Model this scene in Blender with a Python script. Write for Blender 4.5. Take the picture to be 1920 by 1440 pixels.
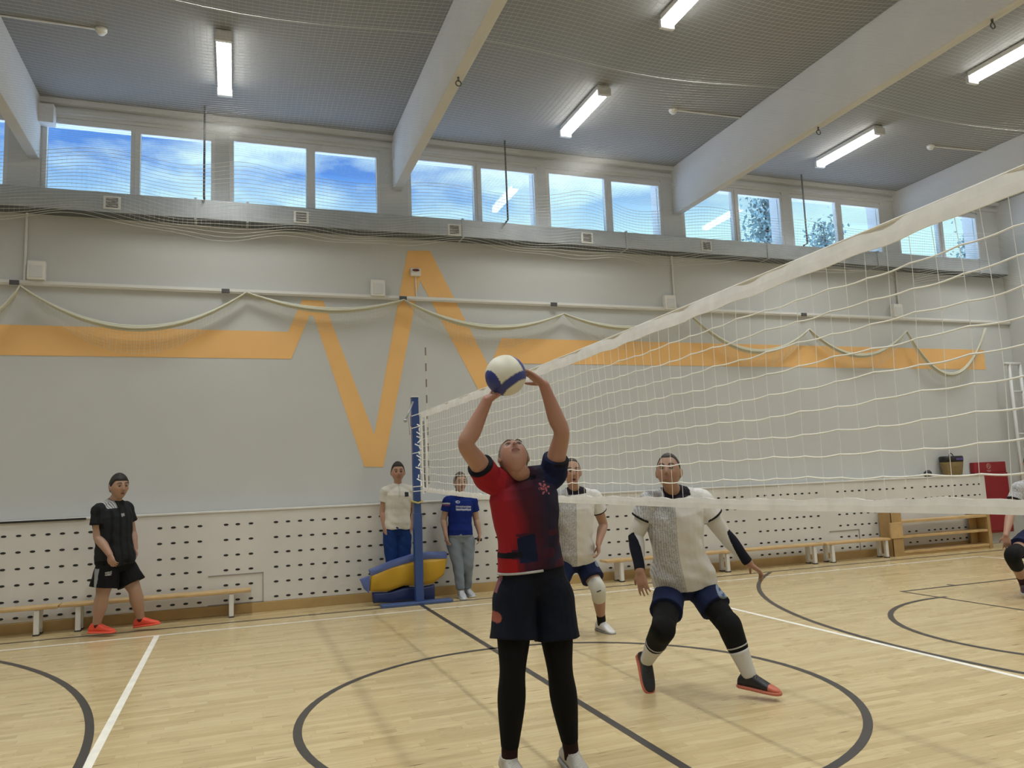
import bpy, bmesh, math, random
import numpy as np
from mathutils import Vector, Matrix

random.seed(7); rng = np.random.RandomState(7)
for o in list(bpy.data.objects): bpy.data.objects.remove(o)
scene = bpy.context.scene
COL = scene.collection

# ------------------------------------------------------------------ camera
CAM = np.array([-2.23956, -4.79299, 1.54533])
R_ = np.array([0.94183487, -0.33373201, -0.03962345])
U_ = np.array([-0.00330829, -0.12710119, 0.99188424])
F_ = np.array([0.33605971, 0.93406008, 0.12081241])
FPX = 1456.69
cd = bpy.data.cameras.new('camera'); cam = bpy.data.objects.new('camera', cd); COL.objects.link(cam)
cd.sensor_width = 36; cd.lens = 36*FPX/1920; cd.clip_end = 300; cd.clip_start = .05
cam.matrix_world = Matrix(((R_[0], U_[0], -F_[0], CAM[0]), (R_[1], U_[1], -F_[1], CAM[1]), (R_[2], U_[2], -F_[2], CAM[2]), (0, 0, 0, 1)))
scene.camera = cam

# ------------------------------------------------------------------ exposure
vs = scene.view_settings
vs.view_transform = 'Standard'; vs.look = 'None'; vs.gamma = 1; vs.use_curve_mapping = False
vs.exposure = 0.1
scene.cycles.max_bounces = 8; scene.cycles.diffuse_bounces = 5; scene.cycles.glossy_bounces = 3
scene.cycles.transparent_max_bounces = 12
LAMP_E = 13.0        # emission of the fluorescent diffusers
LAMP_W = 35.0        # what each lamp's reflector throws downwards, watts
LAMP_SPREAD = 118    # degrees
SKY_E = 1.1

# ------------------------------------------------------------------ sky
w = bpy.data.worlds.new('sky'); scene.world = w; w.use_nodes = True
nt = w.node_tree; nt.nodes.clear()
N = nt.nodes.new; L = nt.links.new
out = N('ShaderNodeOutputWorld'); bg = N('ShaderNodeBackground'); L(bg.outputs[0], out.inputs[0])
tc = N('ShaderNodeTexCoord'); mp = N('ShaderNodeMapping'); mp.inputs['Scale'].default_value = (1, 1, 2.6)
mp.inputs['Location'].default_value = (.35, 0.2, .1)
L(tc.outputs['Generated'], mp.inputs[0])
nz = N('ShaderNodeTexNoise'); nz.inputs['Scale'].default_value = 3.6; nz.inputs['Detail'].default_value = 7; nz.inputs['Roughness'].default_value = .55
L(mp.outputs[0], nz.inputs['Vector'])
cr = N('ShaderNodeValToRGB'); cr.color_ramp.elements[0].position = .45; cr.color_ramp.elements[1].position = .61
cr.color_ramp.elements[0].color = (.11, .30, .80, 1); cr.color_ramp.elements[1].color = (.85, 1.12, 1.15, 1)
L(nz.outputs[0], cr.inputs[0])
sp = N('ShaderNodeSeparateXYZ'); L(tc.outputs['Generated'], sp.inputs[0])
mr = N('ShaderNodeMapRange'); mr.inputs[1].default_value = .29; mr.inputs[2].default_value = .375; mr.inputs[3].default_value = .92; mr.inputs[4].default_value = 0
L(sp.outputs[2], mr.inputs[0])
mx = N('ShaderNodeMix'); mx.data_type = 'RGBA'; L(mr.outputs[0], mx.inputs[0]); L(cr.outputs[0], mx.inputs[6]); mx.inputs[7].default_value = (.66, 1.0, 1.04, 1)
mr2 = N('ShaderNodeMapRange'); mr2.inputs[1].default_value = -.05; mr2.inputs[2].default_value = .05
L(sp.outputs[2], mr2.inputs[0])
mx2 = N('ShaderNodeMix'); mx2.data_type = 'RGBA'; L(mr2.outputs[0], mx2.inputs[0]); mx2.inputs[6].default_value = (2.2, 2.9, 4.2, 1); L(mx.outputs[2], mx2.inputs[7])
L(mx2.outputs[2], bg.inputs[0]); bg.inputs[1].default_value = SKY_E


def at(u, v, x=None, y=None, z=None):
    """the point of the plane x=, y= or z= that the pixel u, v shows"""
    d = F_ + R_*(u-960)/FPX - U_*(v-720)/FPX
    i, t = (0, x) if x is not None else ((1, y) if y is not None else (2, z))
    return CAM + d*(t-CAM[i])/d[i]


# ------------------------------------------------------------------ materials
def mat(name, col, rough=.6, metal=0, spec=.5, bump=0, bscale=40, var=0, vscale=3, emit=None, est=0, attr=False, coat=0):
    m = bpy.data.materials.new(name); m.use_nodes = True
    t = m.node_tree; b = t.nodes['Principled BSDF']
    b.inputs['Base Color'].default_value = (*col, 1); b.inputs['Roughness'].default_value = rough
    b.inputs['Metallic'].default_value = metal; b.inputs['Specular IOR Level'].default_value = spec
    if coat: b.inputs['Coat Weight'].default_value = coat
    if emit: b.inputs['Emission Color'].default_value = (*emit, 1); b.inputs['Emission Strength'].default_value = est
    src = None
    if attr:
        a = t.nodes.new('ShaderNodeAttribute'); a.attribute_name = 'Col'; src = a.outputs['Color']
    tcn = t.nodes.new('ShaderNodeTexCoord')
    if var:
        n = t.nodes.new('ShaderNodeTexNoise'); n.inputs['Scale'].default_value = vscale; n.inputs['Detail'].default_value = 4
        t.links.new(tcn.outputs['Object'], n.inputs['Vector'])
        r = t.nodes.new('ShaderNodeMapRange'); r.inputs[1].default_value = .3; r.inputs[2].default_value = .7
        r.inputs[3].default_value = 1-var; r.inputs[4].default_value = 1+var
        t.links.new(n.outputs[0], r.inputs[0])
        mu = t.nodes.new('ShaderNodeVectorMath'); mu.operation = 'SCALE'
        if src is not None: t.links.new(src, mu.inputs[0])
        else: mu.inputs[0].default_value = col
        t.links.new(r.outputs[0], mu.inputs['Scale']); src = mu.outputs[0]
    if src is not None: t.links.new(src, b.inputs['Base Color'])
    if bump:
        n2 = t.nodes.new('ShaderNodeTexNoise'); n2.inputs['Scale'].default_value = bscale; n2.inputs['Detail'].default_value = 3
        t.links.new(tcn.outputs['Object'], n2.inputs['Vector'])
        bp = t.nodes.new('ShaderNodeBump'); bp.inputs['Strength'].default_value = bump; bp.inputs['Distance'].default_value = .01
        t.links.new(n2.outputs[0], bp.inputs['Height']); t.links.new(bp.outputs[0], b.inputs['Normal'])
    return m


M = {}
M['wall'] = mat('wall_paint', (.55, .56, .555), .75, bump=.04, bscale=60, var=.03, vscale=.8)
M['wall_side'] = mat('side_wall_paint', (.55, .56, .555), .75, bump=.04, bscale=60)
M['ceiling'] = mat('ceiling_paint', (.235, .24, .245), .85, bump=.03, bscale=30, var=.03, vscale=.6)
M['beam'] = mat('beam_paint', (.60, .60, .59), .75, bump=.05, bscale=25, var=.03, vscale=2)
M['orange'] = mat('orange_wall_paint', (.84, .50, .19), .7, var=.03, vscale=2)
M['white'] = mat('white_enamel', (.72, .71, .68), .4)
M['pvc'] = mat('white_pvc', (.62, .63, .63), .35)
M['steel'] = mat('galvanised_steel', (.44, .47, .49), .35, metal=.55, var=.08, vscale=5)
M['dark_steel'] = mat('dark_steel', (.12, .12, .12), .4, metal=.6)
M['hole'] = mat('hole_interior', (.02, .02, .02), .8)
M['panel'] = mat('panel_board', (.66, .65, .63), .6, var=.05, vscale=1.3)
M['blue'] = mat('blue_post_paint', (.03, .07, .23), .35)
M['bluemat'] = mat('dark_blue_vinyl', (.012, .025, .11), .4, bump=.1, bscale=12)
M['bluestrip'] = mat('blue_vinyl', (.09, .13, .34), .45, bump=.1, bscale=12)
M['yellow'] = mat('yellow_vinyl', (.50, .29, .014), .42, bump=.25, bscale=7)
M['benchwood'] = mat('bench_wood', (.55, .37, .17), .4, var=.12, vscale=6)
M['rackwood'] = mat('rack_plywood', (.42, .27, .11), .5, var=.12, vscale=5)
M['basewood'] = mat('baseboard_wood', (.46, .31, .13), .4, var=.1, vscale=4)
M['net'] = mat('white_net_cord', (.9, .9, .87), .8)
M['safety'] = mat('white_nylon_cord', (.62, .62, .6), .7)
M['swag'] = mat('cream_net_cord', (.62, .61, .5), .8)
M['band'] = mat('white_net_tape', (.84, .84, .83), .6, var=.07, vscale=9, bump=.3, bscale=14)
M['red'] = mat('red_cabinet_paint', (.26, .012, .018), .45)
M['black'] = mat('black_plastic', (.018, .018, .018), .5)
M['tan'] = mat('tan_canvas', (.24, .17, .07), .8, var=.15, vscale=14)
M['purple'] = mat('purple_label', (.1, .07, .28), .6)
M['yellowcord'] = mat('yellow_cord', (.5, .42, .12), .7)
M['lamp'] = mat('lamp_diffuser', (.9, .9, .88), .4, emit=(1.0, .985, .93), est=LAMP_E)
M['bark'] = mat('bark', (.06, .055, .05), .9)
M['leaf'] = mat('leaves', (.16, .26, .27), .7, var=.4, vscale=2)
M['skin'] = mat('skin', (.4, .23, .16), .5, attr=True, spec=.35)
M['cloth'] = mat('cloth', (.5, .5, .5), .85, attr=True, spec=.2, bump=.35, bscale=16)
M['hair'] = mat('hair', (.02, .015, .01), .6, attr=True, bump=.5, bscale=120)
M['shoe'] = mat('shoe', (.5, .5, .5), .5, attr=True, bump=.1, bscale=60)
M['ball'] = mat('ball_leather', (.5, .5, .5), .45, attr=True, bump=.1, bscale=300)


def floor_material():
    m = bpy.data.materials.new('maple_strip_floor'); m.use_nodes = True
    t = m.node_tree; b = t.nodes['Principled BSDF']; n = t.nodes.new; l = t.links.new
    tc = n('ShaderNodeTexCoord')
    br = n('ShaderNodeTexBrick'); br.inputs['Scale'].default_value = 1; br.inputs['Brick Width'].default_value = .62; br.inputs['Row Height'].default_value = .068
    br.inputs['Mortar Size'].default_value = .0012; br.inputs['Mortar Smooth'].default_value = .2; br.offset = 0
    br.inputs['Color1'].default_value = (0, 0, 0, 1); br.inputs['Color2'].default_value = (1, 1, 1, 1); br.inputs['Mortar'].default_value = (.5, .5, .5, 1); br.inputs['Bias'].default_value = 0
    sx_ = n('ShaderNodeSeparateXYZ'); l(tc.outputs['Object'], sx_.inputs[0])
    def ma(op, a, b_=None):
        q = n('ShaderNodeMath'); q.operation = op
        for i, v_ in enumerate((a, b_)):
            if v_ is None: continue
            if isinstance(v_, (int, float)): q.inputs[i].default_value = v_
            else: l(v_, q.inputs[i])
        return q.outputs[0]
    row = ma('FLOOR', ma('DIVIDE', sx_.outputs[1], .068)); wn_ = n('ShaderNodeTexWhiteNoise'); wn_.noise_dimensions = '1D'; l(row, wn_.inputs['W'])
    cx_ = n('ShaderNodeCombineXYZ'); l(ma('ADD', sx_.outputs[0], ma('MULTIPLY', wn_.outputs['Value'], 7.3)), cx_.inputs[0]); l(sx_.outputs[1], cx_.inputs[1])
    l(cx_.outputs[0], br.inputs['Vector'])
    cr = n('ShaderNodeValToRGB'); e = cr.color_ramp.elements
    e[0].position = 0; e[0].color = (.48, .37, .19, 1); e[1].position = 1; e[1].color = (.60, .48, .27, 1)
    x = e.new(.35); x.color = (.54, .42, .225, 1)
    l(br.outputs['Color'], cr.inputs[0])
    mp = n('ShaderNodeMapping'); mp.inputs['Scale'].default_value = (3, 34, 1); l(tc.outputs['Object'], mp.inputs[0])
    g = n('ShaderNodeTexNoise'); g.inputs['Scale'].default_value = 1.3; g.inputs['Detail'].default_value = 5; g.inputs['Roughness'].default_value = .6; l(mp.outputs[0], g.inputs['Vector'])
    r = n('ShaderNodeMapRange'); r.inputs[1].default_value = .3; r.inputs[2].default_value = .7; r.inputs[3].default_value = .88; r.inputs[4].default_value = 1.08; l(g.outputs[0], r.inputs[0])
    v = n('ShaderNodeVectorMath'); v.operation = 'SCALE'; l(cr.outputs[0], v.inputs[0]); l(r.outputs[0], v.inputs['Scale'])
    mp2 = n('ShaderNodeMapping'); mp2.inputs['Scale'].default_value = (4.2, 42, 1); l(tc.outputs['Object'], mp2.inputs[0])
    k = n('ShaderNodeTexNoise'); k.inputs['Scale'].default_value = 1.0; k.inputs['Detail'].default_value = 1; l(mp2.outputs[0], k.inputs['Vector'])
    kr = n('ShaderNodeMapRange'); kr.inputs[1].default_value = .69; kr.inputs[2].default_value = .78; l(k.outputs[0], kr.inputs[0])
    mx = n('ShaderNodeMix'); mx.data_type = 'RGBA'; l(kr.outputs[0], mx.inputs[0]); l(v.outputs[0], mx.inputs[6]); mx.inputs[7].default_value = (.2, .12, .05, 1)
    mo = n('ShaderNodeMix'); mo.data_type = 'RGBA'; l(br.outputs['Fac'], mo.inputs[0]); l(mx.outputs[2], mo.inputs[6]); mo.inputs[7].default_value = (.42, .31, .16, 1)
    l(mo.outputs[2], b.inputs['Base Color'])
    rn = n('ShaderNodeTexNoise'); rn.inputs['Scale'].default_value = 2.5; l(tc.outputs['Object'], rn.inputs['Vector'])
    rr = n('ShaderNodeMapRange'); rr.inputs[3].default_value = .2; rr.inputs[4].default_value = .32; l(rn.outputs[0], rr.inputs[0]); l(rr.outputs[0], b.inputs['Roughness'])
    b.inputs['Specular IOR Level'].default_value = .5
    return m


def glass_material():
    m = bpy.data.materials.new('window_glass'); m.use_nodes = True
    t = m.node_tree; t.nodes.clear(); n = t.nodes.new; l = t.links.new
    o = n('ShaderNodeOutputMaterial'); mx = n('ShaderNodeMixShader'); tr = n('ShaderNodeBsdfTransparent'); gl = n('ShaderNodeBsdfGlossy')
    gl.inputs['Roughness'].default_value = .01; tr.inputs[0].default_value = (.93, .97, .98, 1)
    ge = n('ShaderNodeNewGeometry'); dt = n('ShaderNodeVectorMath'); dt.operation = 'DOT_PRODUCT'; l(ge.outputs['Normal'], dt.inputs[0]); l(ge.outputs['Incoming'], dt.inputs[1])
    def ma(op, a, b_=None):
        q = n('ShaderNodeMath'); q.operation = op
        for i, v in enumerate((a, b_)):
            if v is None: continue
            if isinstance(v, (int, float)): q.inputs[i].default_value = v
            else: l(v, q.inputs[i])
        return q.outputs[0]
    fz = ma('ADD', ma('MULTIPLY', ma('POWER', ma('SUBTRACT', 1.0, ma('ABSOLUTE', dt.outputs['Value'])), 5.0), .96), .035)
    l(fz, mx.inputs[0]); l(tr.outputs[0], mx.inputs[1]); l(gl.outputs[0], mx.inputs[2]); l(mx.outputs[0], o.inputs[0])
    return m


M['floor'] = floor_material(); M['glass'] = glass_material()
M['line_black'] = mat('dark_court_paint', (.045, .04, .038), .4)
M['line_white'] = mat('white_court_paint', (.85, .82, .74), .4, var=.08, vscale=7)


# ------------------------------------------------------------------ mesh helpers
class MB:
    def __init__(s): s.v = []; s.f = []
    def add(s, vs_, fs):
        k = len(s.v); s.v += [tuple(map(float, q)) for q in vs_]; s.f += [tuple(i+k for i in f) for f in fs]; return s
    def box(s, a, b):
        x0, y0, z0 = a; x1, y1, z1 = b
        return s.add([(x0, y0, z0), (x1, y0, z0), (x1, y1, z0), (x0, y1, z0), (x0, y0, z1), (x1, y0, z1), (x1, y1, z1), (x0, y1, z1)],
                     [(0, 3, 2, 1), (4, 5, 6, 7), (0, 1, 5, 4), (1, 2, 6, 5), (2, 3, 7, 6), (3, 0, 4, 7)])
    def tube(s, pts, rad, n=8, caps=True):
        pts = [np.array(q, float) for q in pts]
        if np.isscalar(rad): rad = [rad]*len(pts)
        ref = None; rings = []
        for i, q in enumerate(pts):
            d = pts[min(i+1, len(pts)-1)]-pts[max(i-1, 0)]; d = d/(np.linalg.norm(d)+1e-12)
            if ref is None: ref = np.cross(d, (0, 0, 1)) if abs(d[2]) < .9 else np.cross(d, (0, 1, 0))
            ref = ref-d*(ref@d); ref /= np.linalg.norm(ref)+1e-12; b = np.cross(d, ref)
            rings.append([q+rad[i]*(ref*math.cos(2*math.pi*j/n)+b*math.sin(2*math.pi*j/n)) for j in range(n)])
        vs_ = [p for r in rings for p in r]; fs = []
        for i in range(len(pts)-1):
            for j in range(n): fs.append((i*n+j, i*n+(j+1) % n, (i+1)*n+(j+1) % n, (i+1)*n+j))
        if caps: fs.append(tuple(range(n))[::-1]); fs.append(tuple((len(pts)-1)*n+j for j in range(n)))
        return s.add(vs_, fs)
    def loft(s, rings, n=24, p=2.0, smooth_caps=True):
        """rings: (centre, side, front, a, b); closed, rounded superellipse loft"""
        R = []
        for c, sd, fr, a, b in rings:
            c = np.array(c, float); ring = []
            for j in range(n):
                t = 2*math.pi*j/n; ct, st = math.cos(t), math.sin(t)
                ring.append(c+np.array(sd)*a*math.copysign(abs(ct)**(2/p), ct)+np.array(fr)*b*math.copysign(abs(st)**(2/p), st))
            R.append(ring)
        vs_ = [q for r in R for q in r]; fs = []
        for i in range(len(R)-1):
            for j in range(n): fs.append((i*n+j, i*n+(j+1) % n, (i+1)*n+(j+1) % n, (i+1)*n+j))
        k = len(vs_); vs_ += [np.mean(R[0], 0), np.mean(R[-1], 0)]
        for j in range(n):
            fs.append((k, (j+1) % n, j)); fs.append((k+1, (len(R)-1)*n+j, (len(R)-1)*n+(j+1) % n))
        return s.add(vs_, fs)
    def sphere(s, c, r, nu=16, nv=10, ax=None):
        c = np.array(c, float); r = np.array([r]*3 if np.isscalar(r) else r, float); ax = np.eye(3) if ax is None else np.array(ax)
        vs_ = []
        for i in range(nv+1):
            for j in range(nu):
                th = math.pi*i/nv; ph = 2*math.pi*j/nu
                d = np.array([math.sin(th)*math.cos(ph), math.sin(th)*math.sin(ph), math.cos(th)])*r
                vs_.append(c+d[0]*ax[0]+d[1]*ax[1]+d[2]*ax[2])
        fs = [(i*nu+j, (i+1)*nu+j, (i+1)*nu+(j+1) % nu, i*nu+(j+1) % nu) for i in range(nv) for j in range(nu)]
        return s.add(vs_, fs)
    def poly_extrude(s, pts, d):
        """flat outline pts (3D) thickened by the vector d"""
        n = len(pts); d = np.array(d, float); pts = [np.array(q, float) for q in pts]
        fs = [tuple(range(n)), tuple(range(2*n-1, n-1, -1))]+[(i, i+n, (i+1) % n+n, (i+1) % n) for i in range(n)]
        return s.add(pts+[q+d for q in pts], fs)
    def mesh(s, name):
        me = bpy.data.meshes.new(name); me.from_pydata(s.v, [], s.f); me.update(); return me
    def build(s, name, m, parent=None, smooth=False, bevel=0, **k):
        me = s.mesh(name); bm = bmesh.new(); bm.from_mesh(me)
        bmesh.ops.remove_doubles(bm, verts=bm.verts, dist=1e-5); bmesh.ops.recalc_face_normals(bm, faces=bm.faces); bm.to_mesh(me); bm.free()
        return link(name, me, m, parent, smooth, bevel, **k)


def link(name, me, m, parent=None, smooth=False, bevel=0, **k):
    o = bpy.data.objects.new(name, me); COL.objects.link(o)
    if m is not None: me.materials.append(M[m] if isinstance(m, str) else m)
    if smooth: me.polygons.foreach_set('use_smooth', [True]*len(me.polygons))
    if bevel:
        b = o.modifiers.new('bevel', 'BEVEL'); b.width = bevel; b.segments = 2; b.limit_method = 'ANGLE'
    if parent is not None:
        o.parent = parent; o.matrix_parent_inverse = parent.matrix_world.inverted()
    for a, v in k.items(): o[a] = v
    return o


def empty(name, loc, label, category, group=None):
    o = bpy.data.objects.new(name, None); COL.objects.link(o); o.location = tuple(map(float, loc)); o.empty_display_size = .1
    o.matrix_world = Matrix.Translation(o.location)
    o['label'] = label; o['category'] = category
    if group: o['group'] = group
    return o


# ------------------------------------------------------------------ room shell
XL, XR, YF, YB, H = -12.1, 12.1, -5.35, 6.08, 6.62
S = dict(kind='structure')
fl = MB().box((XL, YF, -.1), (XR, YB, 0)).build('floor', 'floor', **S)
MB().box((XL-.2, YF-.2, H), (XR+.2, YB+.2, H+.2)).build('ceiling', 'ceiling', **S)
MB().box((XL-.2, YF, -.1), (XL, YB, H)).build('wall_left', 'wall_side', **S)
wr = MB().box((XR, YF, -.1), (XR+.2, YB, H)).build('wall_right', 'wall_side', **S)
MB().box((XL-.2, YF-.2, -.1), (XR+.2, YF, H)).build('wall_front', 'wall_side', **S)

# windows: fixed pane on the left, opening sash on the right, two units to a bay
WX = [-9.2, -6.95, -4.518, -2.263, .215, 2.44, 4.886, 7.128, 9.576]
WZ0, WZ1, WW = 5.37, 6.40, 2.04
wb = MB(); DY = .34
wb.box((XL-.2, YB, -.1), (XR+.2, YB+DY, WZ0)); wb.box((XL-.2, YB, WZ1), (XR+.2, YB+DY, H))
prev = XL-.2
for x in WX: wb.box((prev, YB, WZ0), (x-.06, YB+DY, WZ1)); prev = x-.06+WW+.03
wb.box((prev, YB, WZ0), (XR+.2, YB+DY, WZ1))
wall_back = wb.build('wall_back', 'wall', **S)
for i, x in enumerate(WX):
    yf = YB+.02
    fr = MB()
    x0, x1 = x-.06, x-.06+WW+.03
    a, b, c, d = x, x+.973, x+1.09, x+1.965            # glass edges: fixed pane a..b, sash c..d
    fr.box((x0, yf, WZ0), (a, yf+.08, WZ1)); fr.box((b, yf, WZ0), (b+.045, yf+.08, WZ1)); fr.box((d+.045, yf, WZ0), (x1, yf+.08, WZ1))
    fr.box((a, yf, WZ0), (b, yf+.08, 5.43)); fr.box((a, yf, 6.325), (b, yf+.08, WZ1))
    fr.box((b+.045, yf, WZ0), (x1, yf+.08, 5.39)); fr.box((b+.045, yf, 6.36), (x1, yf+.08, WZ1))
    wn = fr.build('window_%d' % (i+1), 'pvc', bevel=.006, **S)
    sa = MB(); ys = yf-.015
    sa.box((b+.045, ys, 5.385), (c, ys+.075, 6.365)); sa.box((d, ys, 5.385), (d+.047, ys+.075, 6.365))
    sa.box((c, ys, 5.385), (d, ys+.075, 5.445)); sa.box((c, ys, 6.29), (d, ys+.075, 6.365))
    so = sa.build('window_sash', 'pvc', wn, bevel=.006)
    MB().box((a-.005, yf+.035, 5.425), (b+.005, yf+.045, 6.33)).build('window_pane', 'glass', wn)
    MB().box((c-.005, yf+.02, 5.44), (d+.005, yf+.03, 6.295)).build('window_pane', 'glass', so)
    MB().box((x0-.02, YB-.03, WZ0-.03), (x1+.02, YB+.03, WZ0)).build('window_sill', 'pvc', wn)

# daylight portals over the window openings
for x0, x1 in ((-9.3, -4.95), (-4.6, -.2), (.12, 4.5), (4.82, 9.2), (9.5, 11.6)):
    ld = bpy.data.lights.new('window_portal', 'AREA'); ld.shape = 'RECTANGLE'; ld.size = x1-x0; ld.size_y = 1.0; ld.cycles.is_portal = True
    lo = bpy.data.objects.new('window_portal', ld); COL.objects.link(lo); lo.location = ((x0+x1)/2, YB+DY+.02, 5.88); lo.rotation_euler = (-math.pi/2, 0, 0)

# ceiling beams and their bearing blocks
BX = [-9.43, -4.715, -.065, 4.66, 9.45]
for i, x in enumerate(BX):
    b = MB().box((x, YF, 5.815), (x+.13, YB, H)).build('ceiling_beam', 'beam', bevel=.01, **S)
    MB().box((x-.01, YB-.16, 6.25), (x+.3, YB, 6.5)).build('bearing_block', 'beam', b, bevel=.008)
# ceiling edge mouldings along the window wall
t1 = MB().box((XL, YB-.05, 6.44), (XR, YB, 6.50)).build('trim_1', 'wall', **S)
t2 = MB().box((XL, YB-.09, 6.55), (XR, YB, 6.62)).build('trim_2', 'wall', **S)

# perforated radiator cover along the wall, its baseboard, holes and hatches
YC = 5.83
pc = MB(); XP = at(1852, 950, y=YC)[0]
pc.box((XL, YC, .12), (XP, YB-.012, 1.262)); pc.box((XL, YC-.012, 1.262), (XP, YB-.012, 1.285))
cover = pc.build('radiator_cover', 'panel', bevel=.004, label='white perforated radiator cover running along the whole wall behind the benches', category='radiator cover')
holes = MB()
def hole(x, z, w=.03, h=.014):
    holes.loft([((x, YC-.002, z), (1, 0, 0), (0, 0, 1), w, h), ((x, YC+.004, z), (1, 0, 0), (0, 0, 1), w, h)], n=10)
us = [8, 36, 63, 91, 118, 144, 171, 198, 225, 250, 300, 325.5, 350, 375, 424, 446, 470.6, 517.5, 540, 562.5, 585, 607.5, 629, 651, 672, 693, 714, 735, 756, 776, 795, 815, 836, 856, 875,
      892, 911, 931, 950, 990, 1010, 1030, 1050, 1070, 1090, 1140, 1157.5, 1174, 1192, 1211, 1229, 1247, 1285, 1303, 1321, 1350, 1365, 1380, 1394.6, 1424, 1438, 1453, 1467, 1481, 1495, 1508, 1521, 1535,
      1575, 1589, 1603, 1616, 1629, 1642, 1655, 1668, 1680, 1703, 1716, 1740, 1751, 1762, 1773, 1785, 1797, 1809, 1821, 1833, 1843]
zs = [1.115-.1745*k for k in range(6)]+[.135+.09]
zrow = [1.11, .92, .73, .545, .36, .175]
xs = [at(u_, 975, y=YC)[0] for u_ in us]
for x in xs:
    for k, z in enumerate(zrow): hole(x, z+(.0))
x = xs[0]-.215
while x > XL+.3:
    for z in zrow: hole(x, z)
    x -= .215
holes.build('perforation_pattern', 'hole', cover)
for (ua, va, ub, vb) in ((390, 1080, 494, 1128), (1555, 996, 1615, 1040)):
    A_, B_ = at(ua, va, y=YC), at(ub, vb, y=YC); hm = MB(); z0, z1 = min(A_[2], B_[2]), max(A_[2], B_[2])
    for q in (((A_[0], YC-.008, z1-.012), (B_[0], YC, z1)), ((A_[0], YC-.008, z0), (B_[0], YC, z0+.012)), ((B_[0]-.01, YC-.008, z0), (B_[0], YC, z1))): hm.box(*q)
    hm.build('access_hatch', mat('hatch_edge', (.3, .28, .26), .6), cover)
bl = MB(); A_, B_ = at(2, 979, y=YC), at(162, 971, y=YC); bl.box((A_[0]-3, YC-.02, A_[2]-.02), (B_[0], YC-.012, A_[2]+.005)); bl.build('edge_strip', 'black', cover, label='black edge strip')
MB().box((XL, YC-.025, 0), (XP, YB, .118)).build('baseboard_back', 'basewood', bevel=.004, **S)

# ------------------------------------------------------------------ court markings (painted on the floor)
def strip(mb, pts, w, z, closed=False):
    pts = [np.array(q, float) for q in pts]; n = len(pts); A1 = []; B1 = []
    for i, q in enumerate(pts):
        if closed: d = pts[(i+1) % n]-pts[(i-1) % n]
        else: d = pts[min(i+1, n-1)]-pts[max(i-1, 0)]
        d /= np.linalg.norm(d); nrm = np.array([-d[1], d[0]])
        A1.append((*(q+nrm*w/2), z)); B1.append((*(q-nrm*w/2), z))
    k = n if closed else n-1
    mb.add(A1+B1, [(i, (i+1) % n, n+(i+1) % n, n+i) for i in range(k)])
CY = .398
bk = MB(); wh = MB(); zk = .0018; zw = .0012
strip(bk, [(0, 5.19), (0, -4.4)], .055, zk)
strip(bk, [(1.865*math.cos(t), CY+1.865*math.sin(t)) for t in np.linspace(0, 2*math.pi, 96)[:-1]], .055, zk, True)
strip(bk, [(-11.25, 5.19), (11.25, 5.19)], .05, zk); strip(bk, [(-11.25, -4.4), (11.25, -4.4)], .05, zk)
for sx in (1, -1):
    strip(bk, [(sx*11.25, -4.4), (sx*11.25, 5.19)], .05, zk)
    cx, Rr = 9.2, 6.12
    strip(bk, [(sx*(cx-Rr*math.cos(t)), CY+Rr*math.sin(t)) for t in np.linspace(-.88, .88, 90)], .055, zk+.0004)
    strip(bk, [(sx*(5.39-1.8*math.cos(t)), CY+1.8*math.sin(t)) for t in np.linspace(-1.62, 1.62, 60)], .055, zk+.0004)
    strip(bk, [(sx*11.25, CY+2.35), (sx*5.38, CY+2.35), (sx*5.38, CY-2.35), (sx*11.25, CY-2.35)], .05, zk+.0008)
    strip(bk, [(sx*6.25, CY+2.35), (sx*6.25, CY+2.47)], .05, zk+.0008)
    strip(wh, [(sx*3.03, 4.76), (sx*3.03, -3.96)], .055, zw); strip(wh, [(sx*9.1, 4.76), (sx*9.1, -3.96)], .055, zw)
strip(wh, [(-9.1, 4.76), (9.1, 4.76)], .05, zw+.0003); strip(wh, [(-9.1, -3.96), (9.1, -3.96)], .05, zw+.0003)
bk.build('dark_court_marking', 'line_black', fl); wh.build('white_court_marking', 'line_white', fl)

# ------------------------------------------------------------------ orange pulse line painted on the wall
og = MB(); yo = YB-.004
def wp(u_, v_): return at(u_, v_, y=yo)
def quad(*q):
    og.poly_extrude([(p[0], yo, p[2]) for p in q], (0, .0035, 0))
hz0, hz1 = wp(300, 619)[2], wp(300, 668)[2]
hz0 = wp(0, 608)[2]; hz1 = wp(0, 666)[2]
X = lambda u_, v_: wp(u_, v_)[0]
def P2(u_, v_): p_ = wp(u_, v_); return (p_[0], p_[2])
hb = hz1; ht = hz0
up = [(XL+.01, ht), P2(540, 622), P2(567, 562), P2(606, 564), P2(702, 815), P2(764, 470), P2(806, 470), P2(918, 690), P2(940, 634), (XR-.75, ht-.02)]
dn = [(XR-.75, hb-.02), (P2(960, 670)[0], hb-.02), P2(921, 742), P2(903, 742), P2(787, 525), P2(719, 876), P2(683, 875), P2(588, 592), P2(580, 592), P2(546, 673), (XL+.01, hb)]
bmo = bmesh.new(); pl = [bmo.verts.new((p[0], yo, p[1])) for p in up+dn]; fo = bmo.faces.new(pl)
bmesh.ops.triangulate(bmo, faces=[fo], ngon_method='EAR_CLIP')
ex_ = bmesh.ops.extrude_face_region(bmo, geom=list(bmo.faces)); bmesh.ops.translate(bmo, verts=[v for v in ex_['geom'] if isinstance(v, bmesh.types.BMVert)], vec=(0, .0035, 0))
bmesh.ops.recalc_face_normals(bmo, faces=list(bmo.faces)); meo = bpy.data.meshes.new('painted_pulse_line'); bmo.to_mesh(meo); bmo.free()
link('painted_pulse_line', meo, 'orange', wall_back, label='orange zigzag pulse stripe')

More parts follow.
